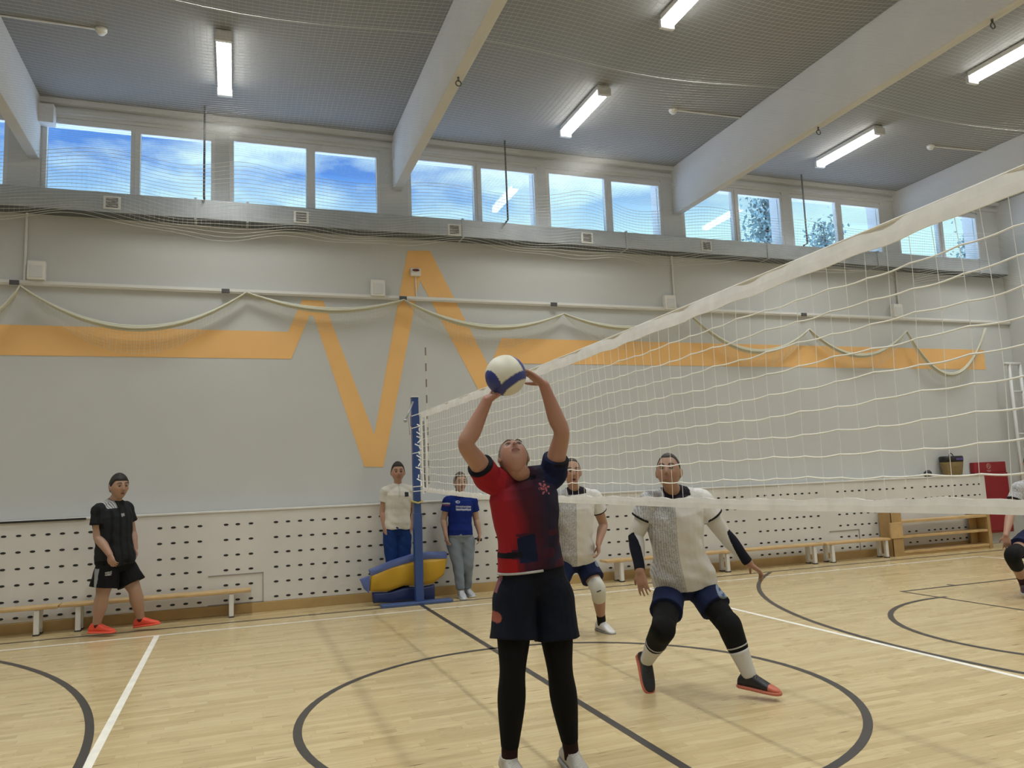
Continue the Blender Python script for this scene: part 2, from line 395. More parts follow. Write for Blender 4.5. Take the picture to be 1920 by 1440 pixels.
# ------------------------------------------------------------------ duct under the windows with grilles
YD = 5.84
dz0 = at(640, 428, y=YD)[2]; dz1 = dz0+.26
dm = MB().box((XL+.05, YD, dz0), (11.95, YB, dz1))
db_ = MB().box((XL+.06, YD+.01, dz0-.012), (11.94, YB, dz0-.001))  # added plate, coloured dark to stand in for shade under the duct
duct = dm.build('ventilation_duct', 'steel', bevel=.006, label='galvanised steel air duct running under the row of high windows', category='duct')
db_.build('underside_shade_plate', mat('duct_shade_colour', (.10, .115, .125), .6), duct, label='added dark plate for the shade under the duct')
for x in (-8.2, -5.6, -2.75, -2.1, .9, 3.6, 6.3, 8.7, 11.2): MB().box((x, YD-.015, dz0-.015), (x+.03, YB, dz1+.015)).build('duct_flange', 'steel', duct)
for (u_, v_) in ((210, 380), (565, 407), (852, 431), (1101, 446), (1325, 461)):
    c = at(u_, v_, y=YD-.01); g = MB().box((c[0]-.1, YD-.012, c[2]-.085), (c[0]+.1, YD, c[2]+.085)).build('vent_grille', 'white', duct, bevel=.003)
    s_ = MB()
    for k in range(7): s_.box((c[0]-.07, YD-.016, c[2]-.062+k*.019), (c[0]+.07, YD-.011, c[2]-.053+k*.019))
    s_.build('vent_slot', 'black', g)

# ------------------------------------------------------------------ conduit rail, wall boxes, alarm, rods, hooks, detectors
YR = YB-.03
zr = at(600, 553, y=YR)[2]
r_ = MB(); r_.box((XL+.02, YR-.02, zr-.03), (XR-.02, YB, zr+.03)); r_.box((XL+.02, YR-.03, zr-.012), (XR-.02, YR-.02, zr+.004))
rail = r_.build('conduit_rail', 'white', label='white cable trunking running the length of the grey wall above the orange stripe', category='cable trunking')
for u_, v_ in ((28, 530), (423, 546), (755, 561), (1037, 573), (1505, 592)):
    c = at(u_, v_, y=YR); MB().box((c[0]-.05, YR-.05, zr-.035), (c[0]+.05, YR-.02, zr+.02)).build('clamp', 'dark_steel', rail)
boxes = [(69, 508, 'white wall speaker box above the trunking near the left edge'), (708, 541, 'white wall speaker box above the trunking left of the orange peak'),
         (1255, 568, 'white wall speaker box above the trunking just over the net tape'), (1681, 583, 'white wall speaker box above the trunking behind the net at the right')]
for u_, v_, lb in boxes:
    c = at(u_, v_, y=YB-.05); e = empty('wall_speaker', (c[0], YB, c[2]-.13), lb, 'wall speaker', 'speaker boxes along the trunking')
    MB().box((c[0]-.1, YB-.1, c[2]-.12), (c[0]+.1, YB, c[2]+.12)).build('housing', 'white', e, bevel=.012)
    MB().box((c[0]-.07, YB-.106, c[2]-.09), (c[0]+.07, YB-.1, c[2]+.06)).build('speaker_grille', 'pvc', e, bevel=.004)
for u_, v_, lb in ((47, 500, 'thin white vertical conduit beside the leftmost wall speaker'), (1263, 540, 'thin white vertical conduit beside the speaker above the net tape'), (1684, 560, 'thin white vertical conduit above the rightmost wall speaker')):
    c = at(u_, v_, y=YB-.02); o = MB().tube([(c[0], YB-.02, dz0), (c[0], YB-.02, zr)], .016).build('conduit_pipe', 'white', label=lb, category='conduit', group='vertical conduits on the wall')
c = at(779, 510, y=YB-.03); e = empty('alarm_sounder', (c[0], YB, c[2]), 'small white alarm sounder with a red lens inside the orange peak', 'alarm')
MB().box((c[0]-.075, YB-.06, c[2]-.06), (c[0]+.075, YB, c[2]+.05)).build('housing', 'white', e, bevel=.01)
MB().loft([((c[0], YB-.062, c[2]+.02), (1, 0, 0), (0, 0, 1), .055, .018), ((c[0], YB-.085, c[2]+.02), (1, 0, 0), (0, 0, 1), .04, .012)], n=14).build('lens', mat('dark_red_lens', (.12, .01, .01), .3), e)
MB().tube([(c[0], YB-.012, c[2]-.05), (c[0]+.01, YB-.012, zr+.034)], .01).build('cable', 'white', e)
for u_, v0, v1, lb in ((384, 192, 372, 'thin dark hanging rod in front of the second high window'), (946, 258, 432, 'thin dark hanging rod in front of the sixth high window pane'), (1502, 322, 462, 'thin dark hanging rod near the windows behind the net tape')):
    a = at(u_, v0, y=5.75); o = MB().tube([(a[0], 5.75, H), (a[0], 5.75, dz1+.02), (a[0], 5.85, dz1+.01)], .014).build('hanging_rod', 'dark_steel', label=lb, category='rod', group='hanging rods at the windows')
for u_, v_, xb, lb in ((864, 148, BX[2], 'dark ring hook screwed under the beam in the middle of the ceiling'), (1545, 242, BX[3], 'dark ring hook under the big diagonal beam, lower one'), (1858, 38, BX[3], 'dark ring hook under the big diagonal beam near the top corner')):
    c = at(u_, v_, z=5.80); hk = MB()
    hk.tube([(xb+.06, c[1], 5.815), (xb+.06, c[1], 5.77)], .012, 6)
    hk.tube([(xb+.06+.03*math.sin(t), c[1], 5.745+.03*math.cos(t)) for t in np.linspace(0, 2*math.pi, 14)], .007, 6, False)
    hk.build('ring_hook', 'dark_steel', smooth=True, label=lb, category='hook', group='hooks under the beams')
for (ua, va), (ub, vb), lb in (((-60, 22), (190, 57), 'small ceiling detector with a thin cable at the upper left'), ((1420, 226), (1262, 207), 'small ceiling detector with a thin cable between two lamps'), ((1850, 285), (1745, 275), 'small ceiling detector with a thin cable above the net tape')):
    a, b = at(ua, va, z=H-.02), at(ub, vb, z=H-.02)
    e = empty('ceiling_detector', (b[0], b[1], H), lb, 'detector', 'detectors on the ceiling')
    MB().tube([(a[0], a[1], H-.012), (b[0], b[1], H-.012)], .011, 6).build('cable', 'white', e)
    MB().loft([((b[0], b[1], H), (1, 0, 0), (0, 1, 0), .06, .06), ((b[0], b[1], H-.03), (1, 0, 0), (0, 1, 0), .06, .06), ((b[0], b[1], H-.07), (1, 0, 0), (0, 1, 0), .03, .03)], n=16).build('housing', 'white', e, smooth=True)

# ------------------------------------------------------------------ fluorescent lamps
def make_lamp(x, y, lb):
    e = empty('ceiling_lamp', (x, y, H), lb, 'ceiling lamp', 'fluorescent lamps on the ceiling')
    z = H-.05
    MB().box((x-.085, y-.63, z-.02), (x+.085, y+.63, H-.005)).build('housing', 'white', e, bevel=.01)
    MB().loft([((x, y-.615, z-.06), (1, 0, 0), (0, 0, 1), .05, .035), ((x, y-.60, z-.06), (1, 0, 0), (0, 0, 1), .075, .045), ((x, y+.60, z-.06), (1, 0, 0), (0, 0, 1), .075, .045), ((x, y+.615, z-.06), (1, 0, 0), (0, 0, 1), .05, .035)], n=16).build('diffuser', 'lamp', e)
    ld = bpy.data.lights.new('lamp_light', 'AREA'); ld.shape = 'RECTANGLE'; ld.size = .12; ld.size_y = 1.2; ld.energy = LAMP_W; ld.spread = math.radians(LAMP_SPREAD); ld.color = (.975, 1.0, .965)
    lo = bpy.data.objects.new('lamp_light', ld); COL.objects.link(lo); lo.location = (x, y, z-.108)
    for s_ in (-1, 1): MB().box((x-.09, y+s_*.64-.025, z-.11), (x+.09, y+s_*.64+.025, z+.0)).build('end_cap', 'pvc', e, bevel=.01)
LX = {-7.1: 'beyond the left beam', -2.37: 'in the left bay', 2.3: 'in the middle bay', 6.9: 'right of the big beam', 10.9: 'by the right wall'}
LY = {4.45: 'nearest the windows', 1.6: 'second row from the windows', -1.2: 'third row from the windows', -4.0: 'row farthest from the windows'}
for x, a in LX.items():
    for y, b in LY.items():
        make_lamp(x, y, 'fluorescent ceiling lamp %s, %s' % (a, b))

# ------------------------------------------------------------------ trees outside
def tree(u_, v_top, v_bot, wpx, y, name, lb, seed):
    rr = np.random.RandomState(seed); c = at(u_, (v_top+v_bot)/2, y=y); top = at(u_, v_top, y=y)[2]; bot = max(at(u_, v_bot, y=y)[2], .5)
    sc = (y-CAM[1])/FPX; rad = wpx*sc/2
    e = empty(name, (c[0], y, 0), lb, 'tree', 'trees outside the windows')
    MB().tube([(c[0], y, 0), (c[0]+.1, y, bot), (c[0], y, top-.8)], [.22, .14, .04], 8).build('trunk', 'bark', e, smooth=True)
    cr_ = MB(); br_ = MB()
    for k in range(46):
        t = rr.rand(); zz = bot+(top-bot)*t; rk = rad*(1-.75*t)*math.sqrt(rr.rand()); an = rr.rand()*6.283
        q = np.array([c[0]+rk*math.cos(an), y+rk*math.sin(an), zz])
        br_.tube([(c[0], y, zz-.5), q], [.04, .012], 5)
        for j in range(44):
            d = rr.randn(3)*.33; p0 = q+d; a1 = rr.randn(3); a1 /= np.linalg.norm(a1); a2 = np.cross(a1, rr.randn(3)); a2 /= np.linalg.norm(a2)
            s1 = .07+.06*rr.rand()
            cr_.add([p0-a1*s1, p0+a2*s1*.5, p0+a1*s1, p0-a2*s1*.5+np.cross(a1, a2)*.02], [(0, 1, 2, 3)])
    br_.build('branch', 'bark', e); cr_.build('crown', 'leaf', e, kind='stuff')
tree(1440, 372, 560, 85, 19, 'tree', 'tallest leafy tree outside, seen through the window right of the big beam', 1)
tree(1550, 418, 560, 60, 22, 'tree', 'small tree outside behind the window above the net tape', 2)
tree(1832, 438, 560, 60, 24, 'tree', 'tree outside behind the last window before the right wall', 3)

# ------------------------------------------------------------------ safety netting over ceiling and windows
def grid_net(mb, fn, us_, vs__, r, step_u, step_v, r2):
    """threads of a net over the surface fn(u, v)"""
    def path(pts, r):
        k = len(mb.v); n = len(pts)
        for q in pts:
            mb.v += [(q[0], q[1]-r, q[2]), (q[0]+r, q[1]+r*.6, q[2]-r*.6), (q[0]-r*.6, q[1]+r*.6, q[2]+r)]
        for i in range(n-1):
            a = k+3*i
            mb.f += [(a, a+1, a+4, a+3), (a+1, a+2, a+5, a+4), (a+2, a, a+3, a+5)]
    u = us_[0]
    for v in np.arange(vs__[0], vs__[1]+1e-6, step_v[0]): path([fn(u, v) for u in np.arange(us_[0], us_[1]+1e-6, step_u[1])], r)
    for u in np.arange(us_[0], us_[1]+1e-6, step_u[0]): path([fn(u, v) for v in np.arange(vs__[0], vs__[1]+1e-6, step_v[1])], r2)
def drape(x): return .05*math.sin(x*1.33+.4)+.04*math.sin(x*2.9)
def fn_c(x, y):
    z = 5.76-.10*math.sin((x-BX[2])/4.7*math.pi)**2*math.sin((y+5)/10.7*math.pi)+.03*math.sin(x*1.7+y*.9)+.02*math.sin(y*2.3-x)
    z += .16*math.exp(-((x+2.2)/.55)**2-((y-5.2)/.8)**2)+.16*math.exp(-((x-2.9)/.6)**2-((y-5.0)/.8)**2)
    return (x, y, z)
def fn_w(x, t):
    z0 = 5.73+drape(x)+.16*math.exp(-((x+2.2)/.5)**2)+.16*math.exp(-((x-2.9)/.5)**2)
    zb = 4.95+.10*math.sin(x*1.9)*math.sin(x*.7+1)
    return (x, 5.62+.05*math.sin(x*2.1)+.06*math.sin(t*3), z0+(zb-z0)*t+.02*math.sin(x*5+t*9)*t)
sn = empty('safety_net', (0, 5.7, 5.7), 'fine white protective netting stretched under the ceiling beams and hanging before the high windows', 'safety net')
m1 = MB(); grid_net(m1, fn_c, (-7.0, 12.0), (-.5, 5.62), .0014, (.055, .3), (.055, .3), .0006); link('ceiling_netting', m1.mesh('ceiling_netting'), 'safety', sn)
m2 = MB(); grid_net(m2, fn_w, (-7.0, 12.0), (0, 1.12), .0032, (.055, .12), (.056, .25), .0008); link('window_netting', m2.mesh('window_netting'), 'safety', sn)
rp = MB().tube([(x, 1.9, fn_c(x, 1.9)[2]) for x in np.arange(-7, 12.01, .3)], .002, 5)
rp.build('border_rope', 'safety', sn)

# ------------------------------------------------------------------ gathered divider net hanging in swags from the trunking
sw = empty('divider_net', (0, YR-.06, zr), 'cream divider net gathered in swags hung along the trunking over the orange stripe', 'net')
pk = [(-150, 520), (38, 536), (462, 548), (757, 562), (1057, 588), (1295, 590), (1517, 617), (1700, 620), (1848, 615)]
sg = [(-60, 600), (258, 612), (610, 578), (935, 611), (1170, 612), (1425, 656), (1605, 664), (1770, 700)]
ysw = YR-.09
for i in range(len(sg)):
    a, b, s_ = at(*pk[i], y=ysw), at(*pk[i+1], y=ysw), at(*sg[i], y=ysw)
    ts = np.linspace(0, 1, 25); dip = s_[2]-(a[2]+b[2])/2
    base = [np.array([a[0]+(b[0]-a[0])*t, ysw, a[2]+(b[2]-a[2])*t+dip*4*t*(1-t)]) for t in ts]
    m_ = MB()
    for k, off in enumerate(((0, 0), (.02, -.03), (-.01, -.015))):
        m_.tube([q+np.array([0, off[0], off[1]*math.sin(math.pi*t)*1.6]) for q, t in zip(base, ts)], [.010+.008*math.sin(math.pi*t) for t in ts], 6)
    ro = m_.build('swag', 'swag', sw, smooth=True)
    g_ = MB(); depth = .26+.12*rng.rand()
    nx = int((b[0]-a[0])/.045)
    for j in range(nx+1):
        t = j/nx; q = np.array([a[0]+(b[0]-a[0])*t, ysw, a[2]+(b[2]-a[2])*t+dip*4*t*(1-t)]); g_.tube([q, q+np.array([.03*math.sin(j), .03, -depth*math.sin(math.pi*t)**.8])], .0016, 3, False)
    for d_ in np.arange(.03, 1.01, .12):
        g_.tube([q+np.array([0, .02, -depth*d_*math.sin(math.pi*t)**.8]) for q, t in zip(base, ts)], .0016, 3, False)
    g_.build('netting', 'swag', ro)

# ------------------------------------------------------------------ volleyball net with antenna and post
NY0, NY1, NT, NBt = 4.85, -4.35, 2.43, 1.40
def nz_top(y): return 2.425-.02*math.sin((y+4.35)/9.2*math.pi)
def nz_bot(y):
    t = (4.85-y)/9.2
    return 1.455-.075*min(1, t*3.5)**.8+.035*max(0, t-.72)/.28
vn = empty('volleyball_net', (0, 0, 0), 'white volleyball net with thick top and bottom tapes stretched across the court', 'volleyball net')
ys_ = np.linspace(NY0, NY1, 185)
def tape(z0, z1, th, wob):
    mb = MB(); A1 = []
    for i, y in enumerate(ys_):
        a, b = z0(y), z1(y); x = .006*math.sin(y*9+wob)+.004*math.sin(y*23)
        A1 += [(x-th, y, a), (x-th*1.3, y, (a+b)/2), (x-th, y, b), (x+th, y, b), (x+th*1.3, y, (a+b)/2), (x+th, y, a)]
    fs = []
    for i in range(len(ys_)-1):
        for j in range(6): fs.append((i*6+j, i*6+(j+1) % 6, (i+1)*6+(j+1) % 6, (i+1)*6+j))
    fs += [tuple(range(6)), tuple(range(len(A1)-6, len(A1)))]
    return mb.add(A1, fs)
tape(lambda y: nz_top(y)-.072+.003*math.sin(y*17), lambda y: nz_top(y), .004, 0).build('top_tape', 'band', vn)
tape(lambda y: nz_bot(y)-.022, lambda y: nz_bot(y)+.028+.004*math.sin(y*13)+.003*math.sin(y*31), .004, 2).build('bottom_tape', 'band', vn)
MB().tube([(0, y, nz_top(y)+.003) for y in ys_[::4]], .005, 6).build('top_cord', 'net', vn)
nm = MB(); rows = 10
for k in range(1, rows):
    pts = []
    for y in np.linspace(NY0, NY1, 369):
        a, b = nz_top(y)-.07, nz_bot(y)+.02; z = a+(b-a)*k/rows
        z += -.006*abs(math.sin((y-NY0)/.1*math.pi*.5))+.006*math.sin(y*3.1+k*.8)+.003*math.sin(y*11+k*2.1)
        pts.append((.01*math.sin(y*2+k*.4)+.004*math.sin(y*15+k), y, z))
    nm.tube(pts, .0034, 5)
for j in range(93):
    y = NY0-.1*j
    pts = []
    for k in range(0, 21):
        a, b = nz_top(y)-.07, nz_bot(y)+.02; z = a+(b-a)*k/20; yy = y+.008*math.sin(z*5+j*.9)
        pts.append((.01*math.sin(yy*2+k*.2), yy, z))
    nm.tube(pts, .0013, 4)
nm.build('netting', 'net', vn)
MB().box((-.006, NY0-.0, 1.40), (.006, NY0+.05, 2.43)).build('side_tape', 'band', vn)
an = empty('net_antenna', (0, 4.6, 1.45), 'thin striped antenna rod sticking up from the net beside the blue post', 'antenna')
am = MB(); bm_ = MB(); ya = 4.62
for k in range(18):
    (am if k % 2 else bm_).tube([(.012, ya, 1.42+k*.1), (.012, ya, 1.52+k*.1)], .009, 8)
am.build('dark_band', mat('antenna_dark', (.2, .17, .15), .5), an); bm_.build('light_band', mat('antenna_white', (.62, .61, .57), .5), an)
MB().box((-.012, ya-.03, 1.42), (-.004, ya+.03, 2.36)).build('pocket', 'band', an)
c = at(787, 860, x=.03); MB().tube([(.03, 4.93, 1.42), (.03, 4.93, 2.32)], .016, 8).build('sleeve_rod', 'dark_steel', an)

po = empty('net_post', (0, 5.27, 0), 'blue steel net post standing on a base plate beside the yellow mat', 'post')
yp = 5.27
pm = MB(); pm.box((-.045, yp-.045, .02), (.045, yp+.045, 2.66)); pm.box((-.052, yp-.055, .0), (.052, yp+.055, 1.15)); pm.box((-.052, yp-.05, 2.28), (.052, yp+.05, 2.42))
pm.build('pole', 'blue', po, bevel=.006)
MB().box((-.5, yp-.12, .0), (.42, yp+.05, .035)).build('base_plate', mat('base_blue', (.06, .1, .24), .45), po, bevel=.006)
MB().box((-.055, yp-.055, 2.66), (.055, yp+.055, 2.675)).build('pole_cap', 'white', po)
mm = MB(); mm.tube([(-.03, yp-.05, 2.60), (-.16, yp-.2, 2.36)], .012, 8); mm.sphere((-.17, yp-.21, 2.34), .025); mm.tube([(-.12, yp-.15, 2.42), (-.1, yp-.13, 2.16)], .006, 6)
mm.build('crank', 'steel', po, smooth=True)
tn = MB()
for z in (2.42, 2.26, 1.93, 1.5, 1.44): tn.tube([(0, NY0+.02, z if z > 1.5 else z), (-.055, yp-.055, z-.01), (.0, yp+.06, z-.015), (.055, yp-.055, z-.01), (0, NY0+.02, z)], .006, 6)
for k in range(16): tn.tube([(.03*math.sin(k*2.2), 4.98+.05*math.sin(k*1.3), 1.5+k*.05), (.03*math.sin(k*2.2+2), 5.12+.05*math.sin(k*3.3), 1.54+k*.05)], .008, 5)
tn.build('lashing_cord', 'net', po)
MB().tube([(-.06, yp-.07, 1.30), (.0, yp-.08, 1.28), (.06, yp-.07, 1.30), (.05, yp+.07, 1.31), (-.05, yp+.07, 1.31), (-.06, yp-.07, 1.30)], .012, 6).build('yellow_tie', 'yellowcord', po)

# ------------------------------------------------------------------ mats behind the post
def curve_slab(top, bot, y0, y1, n=26, bulge=.05):
    """slab between a top and a bottom outline (pixel pairs), front at y0 and back at y1"""
    T = [at(*q, y=y0) for q in top]; B = [at(*q, y=y0) for q in bot]
    def resample(Q):
        Q = np.array(Q); d = np.r_[0, np.cumsum(np.linalg.norm(np.diff(Q, axis=0), axis=1))]; t = np.linspace(0, d[-1], n); return np.array([np.interp(t, d, Q[:, i]) for i in range(3)]).T
    T, B = resample(T), resample(B); vs_ = []; m = 7
    for i in range(n):
        for j in range(m):
            s_ = j/(m-1); q = T[i]*(1-s_)+B[i]*s_; q = q.copy(); q[1] = y0-bulge*math.sin(math.pi*s_)*(.6+.4*math.sin(i*.7)); vs_.append(q)
        for j in range(m):
            s_ = 1-j/(m-1); q = (T[i]*(1-s_)+B[i]*s_).copy(); q[1] = y1; vs_.append(q)
    k = 2*m; fs = [(i*k+j, i*k+(j+1) % k, (i+1)*k+(j+1) % k, (i+1)*k+j) for i in range(n-1) for j in range(k)]
    fs += [tuple(range(k)), tuple((n-1)*k+j for j in range(k))[::-1]]
    return MB().add(vs_, fs)
gm = empty('gym_mat', (-.1, 5.5, 0), 'curved yellow gym mat with a blue edge leaning behind the net post', 'gym mat')
curve_slab([(697, 1078), (735, 1062), (777, 1051), (800, 1047), (838, 1046)], [(694, 1109), (730, 1108), (757, 1098), (785, 1098), (812, 1094), (832, 1078)], 5.385, 5.47, bulge=.03).build('yellow_side', 'yellow', gm, smooth=True)
curve_slab([(694, 1070), (735, 1053), (772, 1041), (800, 1036), (838, 1035)], [(697, 1080), (735, 1064), (777, 1052), (800, 1048), (838, 1047)], 5.38, 5.52, bulge=.01).build('blue_side', 'bluestrip', gm)
curve_slab([(676, 1087), (694, 1080)], [(684, 1106), (692, 1112)], 5.385, 5.47, n=8, bulge=.01).build('blue_flap', 'bluestrip', gm)
cm = curve_slab([(699, 1112), (732, 1111), (759, 1102), (785, 1102), (810, 1098), (815, 1096)], [(701, 1131), (730, 1130), (760, 1128), (785, 1127), (808, 1126), (815, 1125)], 5.40, 5.50, bulge=.015)
cm.build('crash_mat', 'bluemat', smooth=True, label='dark blue folded pad lying on the floor under the yellow mat', category='mat')

# ------------------------------------------------------------------ benches
def bench(x0, x1, legs, y, lb, zt=.32):
    e = empty('gym_bench', ((x0+x1)/2, y, 0), lb, 'bench', 'long low gym benches by the wall')
    MB().box((x0, y-.12, zt-.035), (x1, y+.12, zt)).build('seat', 'benchwood', e, bevel=.008)
    for lx in legs:
        for s_ in (-1, 1):
            l_ = MB().box((lx-.028, y+s_*.078-.027, .012), (lx+.028, y+s_*.078+.027, zt-.036)).build('leg', 'white', e, bevel=.006)
            MB().box((lx-.032, y+s_*.078-.032, 0), (lx+.032, y+s_*.078+.032, .014)).build('rubber_foot', 'black', l_)
        MB().box((lx-.02, y-.06, .03), (lx+.02, y+.06, .06)).build('brace', 'white', e)
bench(-7.7, -4.13, (-7.4, -4.34), 5.62, 'long wooden gym bench at the left edge, nearest the black edge strip')
bench(-4.12, -2.04, (-3.93, -2.27), 5.66, 'short wooden gym bench on white legs behind the man in black')
bench(2.8, 6.66, (3.05, 4.86, 6.5), 5.62, 'long wooden gym bench behind the two players in white shirts')
bench(6.70, 8.02, (6.84, 7.95), 5.60, 'wooden gym bench between the long bench and the wooden rack')

# ------------------------------------------------------------------ wooden rack
yk = 5.66
K = lambda u_, v_: at(u_, v_, y=yk-.14)
rk = empty('wooden_rack', (9.2, yk, 0), 'open wooden rack with three long shelves standing right of the benches', 'rack')
kx0, kx1 = K(1678, 1040)[0], K(1862, 1020)[0]
MB().box((kx0, yk-.14, 0), (kx0+.07, yk+.14, .76)).build('upright', 'rackwood', rk, bevel=.005)
MB().box((kx0+.0, yk-.135, 0), (kx0+.22, yk-.11, .77)).build('upright', 'rackwood', rk, bevel=.005)
MB().box((kx0-.06, yk-.16, .3), (kx0+.2, yk-.13, .56)).build('end_board', 'benchwood', rk, bevel=.005)
MB().box((kx1-.07, yk-.14, 0), (kx1, yk+.14, .76)).build('upright', 'rackwood', rk, bevel=.005)
MB().box((kx1-.24, yk+.08, 0), (kx1-.07, yk+.11, .76)).build('upright', 'rackwood', rk, bevel=.005)
for z in (.06, .31, .56): MB().box((kx0+.07, yk-.13, z-.02), (kx1-.07, yk+.1, z+.02)).build('shelf', 'benchwood', rk, bevel=.005)
MB().box((kx0+.07, yk-.12, 0), (kx1-.07, yk-.1, .04)).build('kick_board', 'rackwood', rk)

# ------------------------------------------------------------------ bag, small black item, red cabinet, tall frame
c = at(1788, 893, y=5.93); bx, bz = c[0], 1.286
bg_ = empty('tote_bag', (bx, 5.93, bz), 'tan canvas bag with a black top standing on the radiator cover', 'bag')
def rr_(z, a, b): return ((bx, 5.945, z), (1, 0, 0), (0, 1, 0), a, b)
MB().loft([rr_(bz, .17, .09), rr_(bz+.02, .18, .1), rr_(bz+.21, .22, .115), rr_(bz+.25, .222, .115)], n=28, p=3.2).build('body', 'tan', bg_, smooth=True)
MB().loft([rr_(bz+.245, .225, .118), rr_(bz+.33, .23, .12), rr_(bz+.35, .215, .11)], n=28, p=3.2).build('black_rim', 'black', bg_, smooth=True)
MB().box((bx-.02, 5.815, bz+.275), (bx+.15, 5.829, bz+.31)).build('label_strip', 'purple', bg_)
MB().tube([(bx-.06+.12*t, 5.94, bz+.34+.06*math.sin(math.pi*t)) for t in np.linspace(0, 1, 12)], .008, 6).build('handle', 'black', bg_, smooth=True)
c = at(1741, 893, y=5.92); zz = 1.286
pp = MB(); pp.loft([((c[0], 5.93, zz), (1, 0, 0), (0, 1, 0), .07, .055), ((c[0], 5.93, zz+.07), (1, 0, 0), (0, 1, 0), .08, .06), ((c[0]+.01, 5.93, zz+.115), (1, 0, 0), (0, 1, 0), .03, .03)], n=14)
pp.build('whistle_pouch', 'black', smooth=True, label='small black pouch lying on the radiator cover left of the tan bag', category='pouch')
ry = 5.98
a, b = at(1829, 866, y=ry), at(1888, 1003, y=ry)
a[0] = at(1829, 880, y=ry)[0]; rx0, rx1 = at(1829, 900, y=ry)[0], at(1889, 900, y=ry)[0]; rz1 = at(1860, 866, y=ry)[2]
rc = empty('fire_cabinet', (rx0/2+rx1/2, ry, .25), 'tall red fire cabinet on the wall at the end of the radiator cover', 'cabinet')
cb = MB(); cb.box((max(rx0, 0), ry, 1.30), (rx1, YB-.012, rz1)); cb.box((XP+.02, ry-.02, .2), (rx1, YB-.012, 1.30))
cb.build('housing', 'red', rc, bevel=.01)
MB().box((XP+.04, ry-.03, .24), (rx1-.03, ry-.018, 1.26)).build('door', 'red', rc, bevel=.006)
em = MB(); q = at(1853, 874, y=ry); ex, ez = q[0], q[2]
em.tube([(ex+.045*math.cos(t), ry-.004, ez+.045*math.sin(t)) for t in np.linspace(0, 2*math.pi, 20)], .008, 5, False)
em.tube([(ex-.02, ry-.004, ez-.02), (ex, ry-.004, ez+.03), (ex+.02, ry-.004, ez-.02)], .007, 5)
em.box((ex-.05, ry-.006, ez-.085), (ex+.05, ry, ez-.072)); em.box((ex-.04, ry-.006, ez-.105), (ex+.04, ry, ez-.095))
em.build('emblem', mat('emblem_pink', (.5, .22, .2), .6), rc)
MB().box((ex-.06, ry-.006, ez-.19), (ex+.08, ry, ez-.145)).build('white_label', 'white', rc)
tf = MB(); q = at(1888, 690, y=5.7); q2 = at(1903, 690, y=5.6)
fx = 11.55
for dx in (0, .28): tf.tube([(fx+dx, 5.75, 0), (fx+dx, 5.75, at(1885, 682, y=5.75)[2])], .03, 8)
for z in (.4, 1.2, 2.0, 2.8): tf.tube([(fx, 5.75, z), (fx+.28, 5.75, z)], .018, 8)
tf.tube([(fx-.12, 5.75, at(1885, 682, y=5.75)[2]), (fx+.3, 5.75, at(1885, 682, y=5.75)[2])], .03, 8)
tf.build('ladder_frame', 'pvc', smooth=True, label='narrow white ladder frame standing in the right corner of the hall', category='ladder')
# ------------------------------------------------------------------ people
def unit(v): v = np.array(v, float); return v/(np.linalg.norm(v)+1e-12)
def lerp(a, b, t): return np.array(a, float)*(1-t)+np.array(b, float)*t
def smooth_path(pts, n=6):
    pts = [np.array(q, float) for q in pts]; Q = [2*pts[0]-pts[1]]+pts+[2*pts[-1]-pts[-2]]; o = []
    for i in range(1, len(Q)-2):
        for t in np.linspace(0, 1, n, endpoint=False):
            o.append(.5*((2*Q[i])+(-Q[i-1]+Q[i+1])*t+(2*Q[i-1]-5*Q[i]+4*Q[i+1]-Q[i+2])*t*t+(-Q[i-1]+3*Q[i]-3*Q[i+1]+Q[i+2])*t**3))
    return o+[pts[-1]]
def limb(mb, pts, rad, n=14, k=6, round_ends=True):
    """tapering tube through the joints with rounded ends"""
    P_ = smooth_path(pts, k); r = [q[0] for q in smooth_path([np.array([x, 0, 0]) for x in rad], k)]
    if round_ends:
        d0 = unit(P_[0]-P_[1]); d1 = unit(P_[-1]-P_[-2]); a, b = [], []
        for t in (.95, .75, .4): a.append((P_[0]+d0*r[0]*t, r[0]*math.sqrt(1-t*t)))
        for t in (.4, .75, .95): b.append((P_[-1]+d1*r[-1]*t, r[-1]*math.sqrt(1-t*t)))
        P_ = [q for q, _ in a]+P_+[q for q, _ in b]; r = [q for _, q in a]+r+[q for _, q in b]
    mb.tube(P_, r, n)
def fused(name, mb, voxel, m, parent, colf, smooth_it=4, **k):
    """fuse overlapping closed pieces into one continuous skin and dye it with colf(points)"""
    me = mb.mesh(name); bm = bmesh.new(); bm.from_mesh(me); bmesh.ops.recalc_face_normals(bm, faces=bm.faces); bm.to_mesh(me); bm.free()
    t = bpy.data.objects.new('tmp', me); COL.objects.link(t)
    r = t.modifiers.new('r', 'REMESH'); r.mode = 'VOXEL'; r.voxel_size = voxel; r.use_smooth_shade = True
    s = t.modifiers.new('s', 'SMOOTH'); s.iterations = smooth_it; s.factor = .5
    dg = bpy.context.evaluated_depsgraph_get(); me2 = bpy.data.meshes.new_from_object(t.evaluated_get(dg)); bpy.data.objects.remove(t); me2.name = name
    return paint(link(name, me2, m, parent, True, **k), colf)
def paint(o, colf):
    me = o.data; n = len(me.vertices); co = np.empty(n*3); me.vertices.foreach_get('co', co); co = co.reshape(-1, 3)
    c = colf(co) if callable(colf) else np.tile(colf, (n, 1))
    a = me.color_attributes.new('Col', 'FLOAT_COLOR', 'POINT'); a.data.foreach_set('color', np.c_[c, np.ones(n)].ravel()); return o
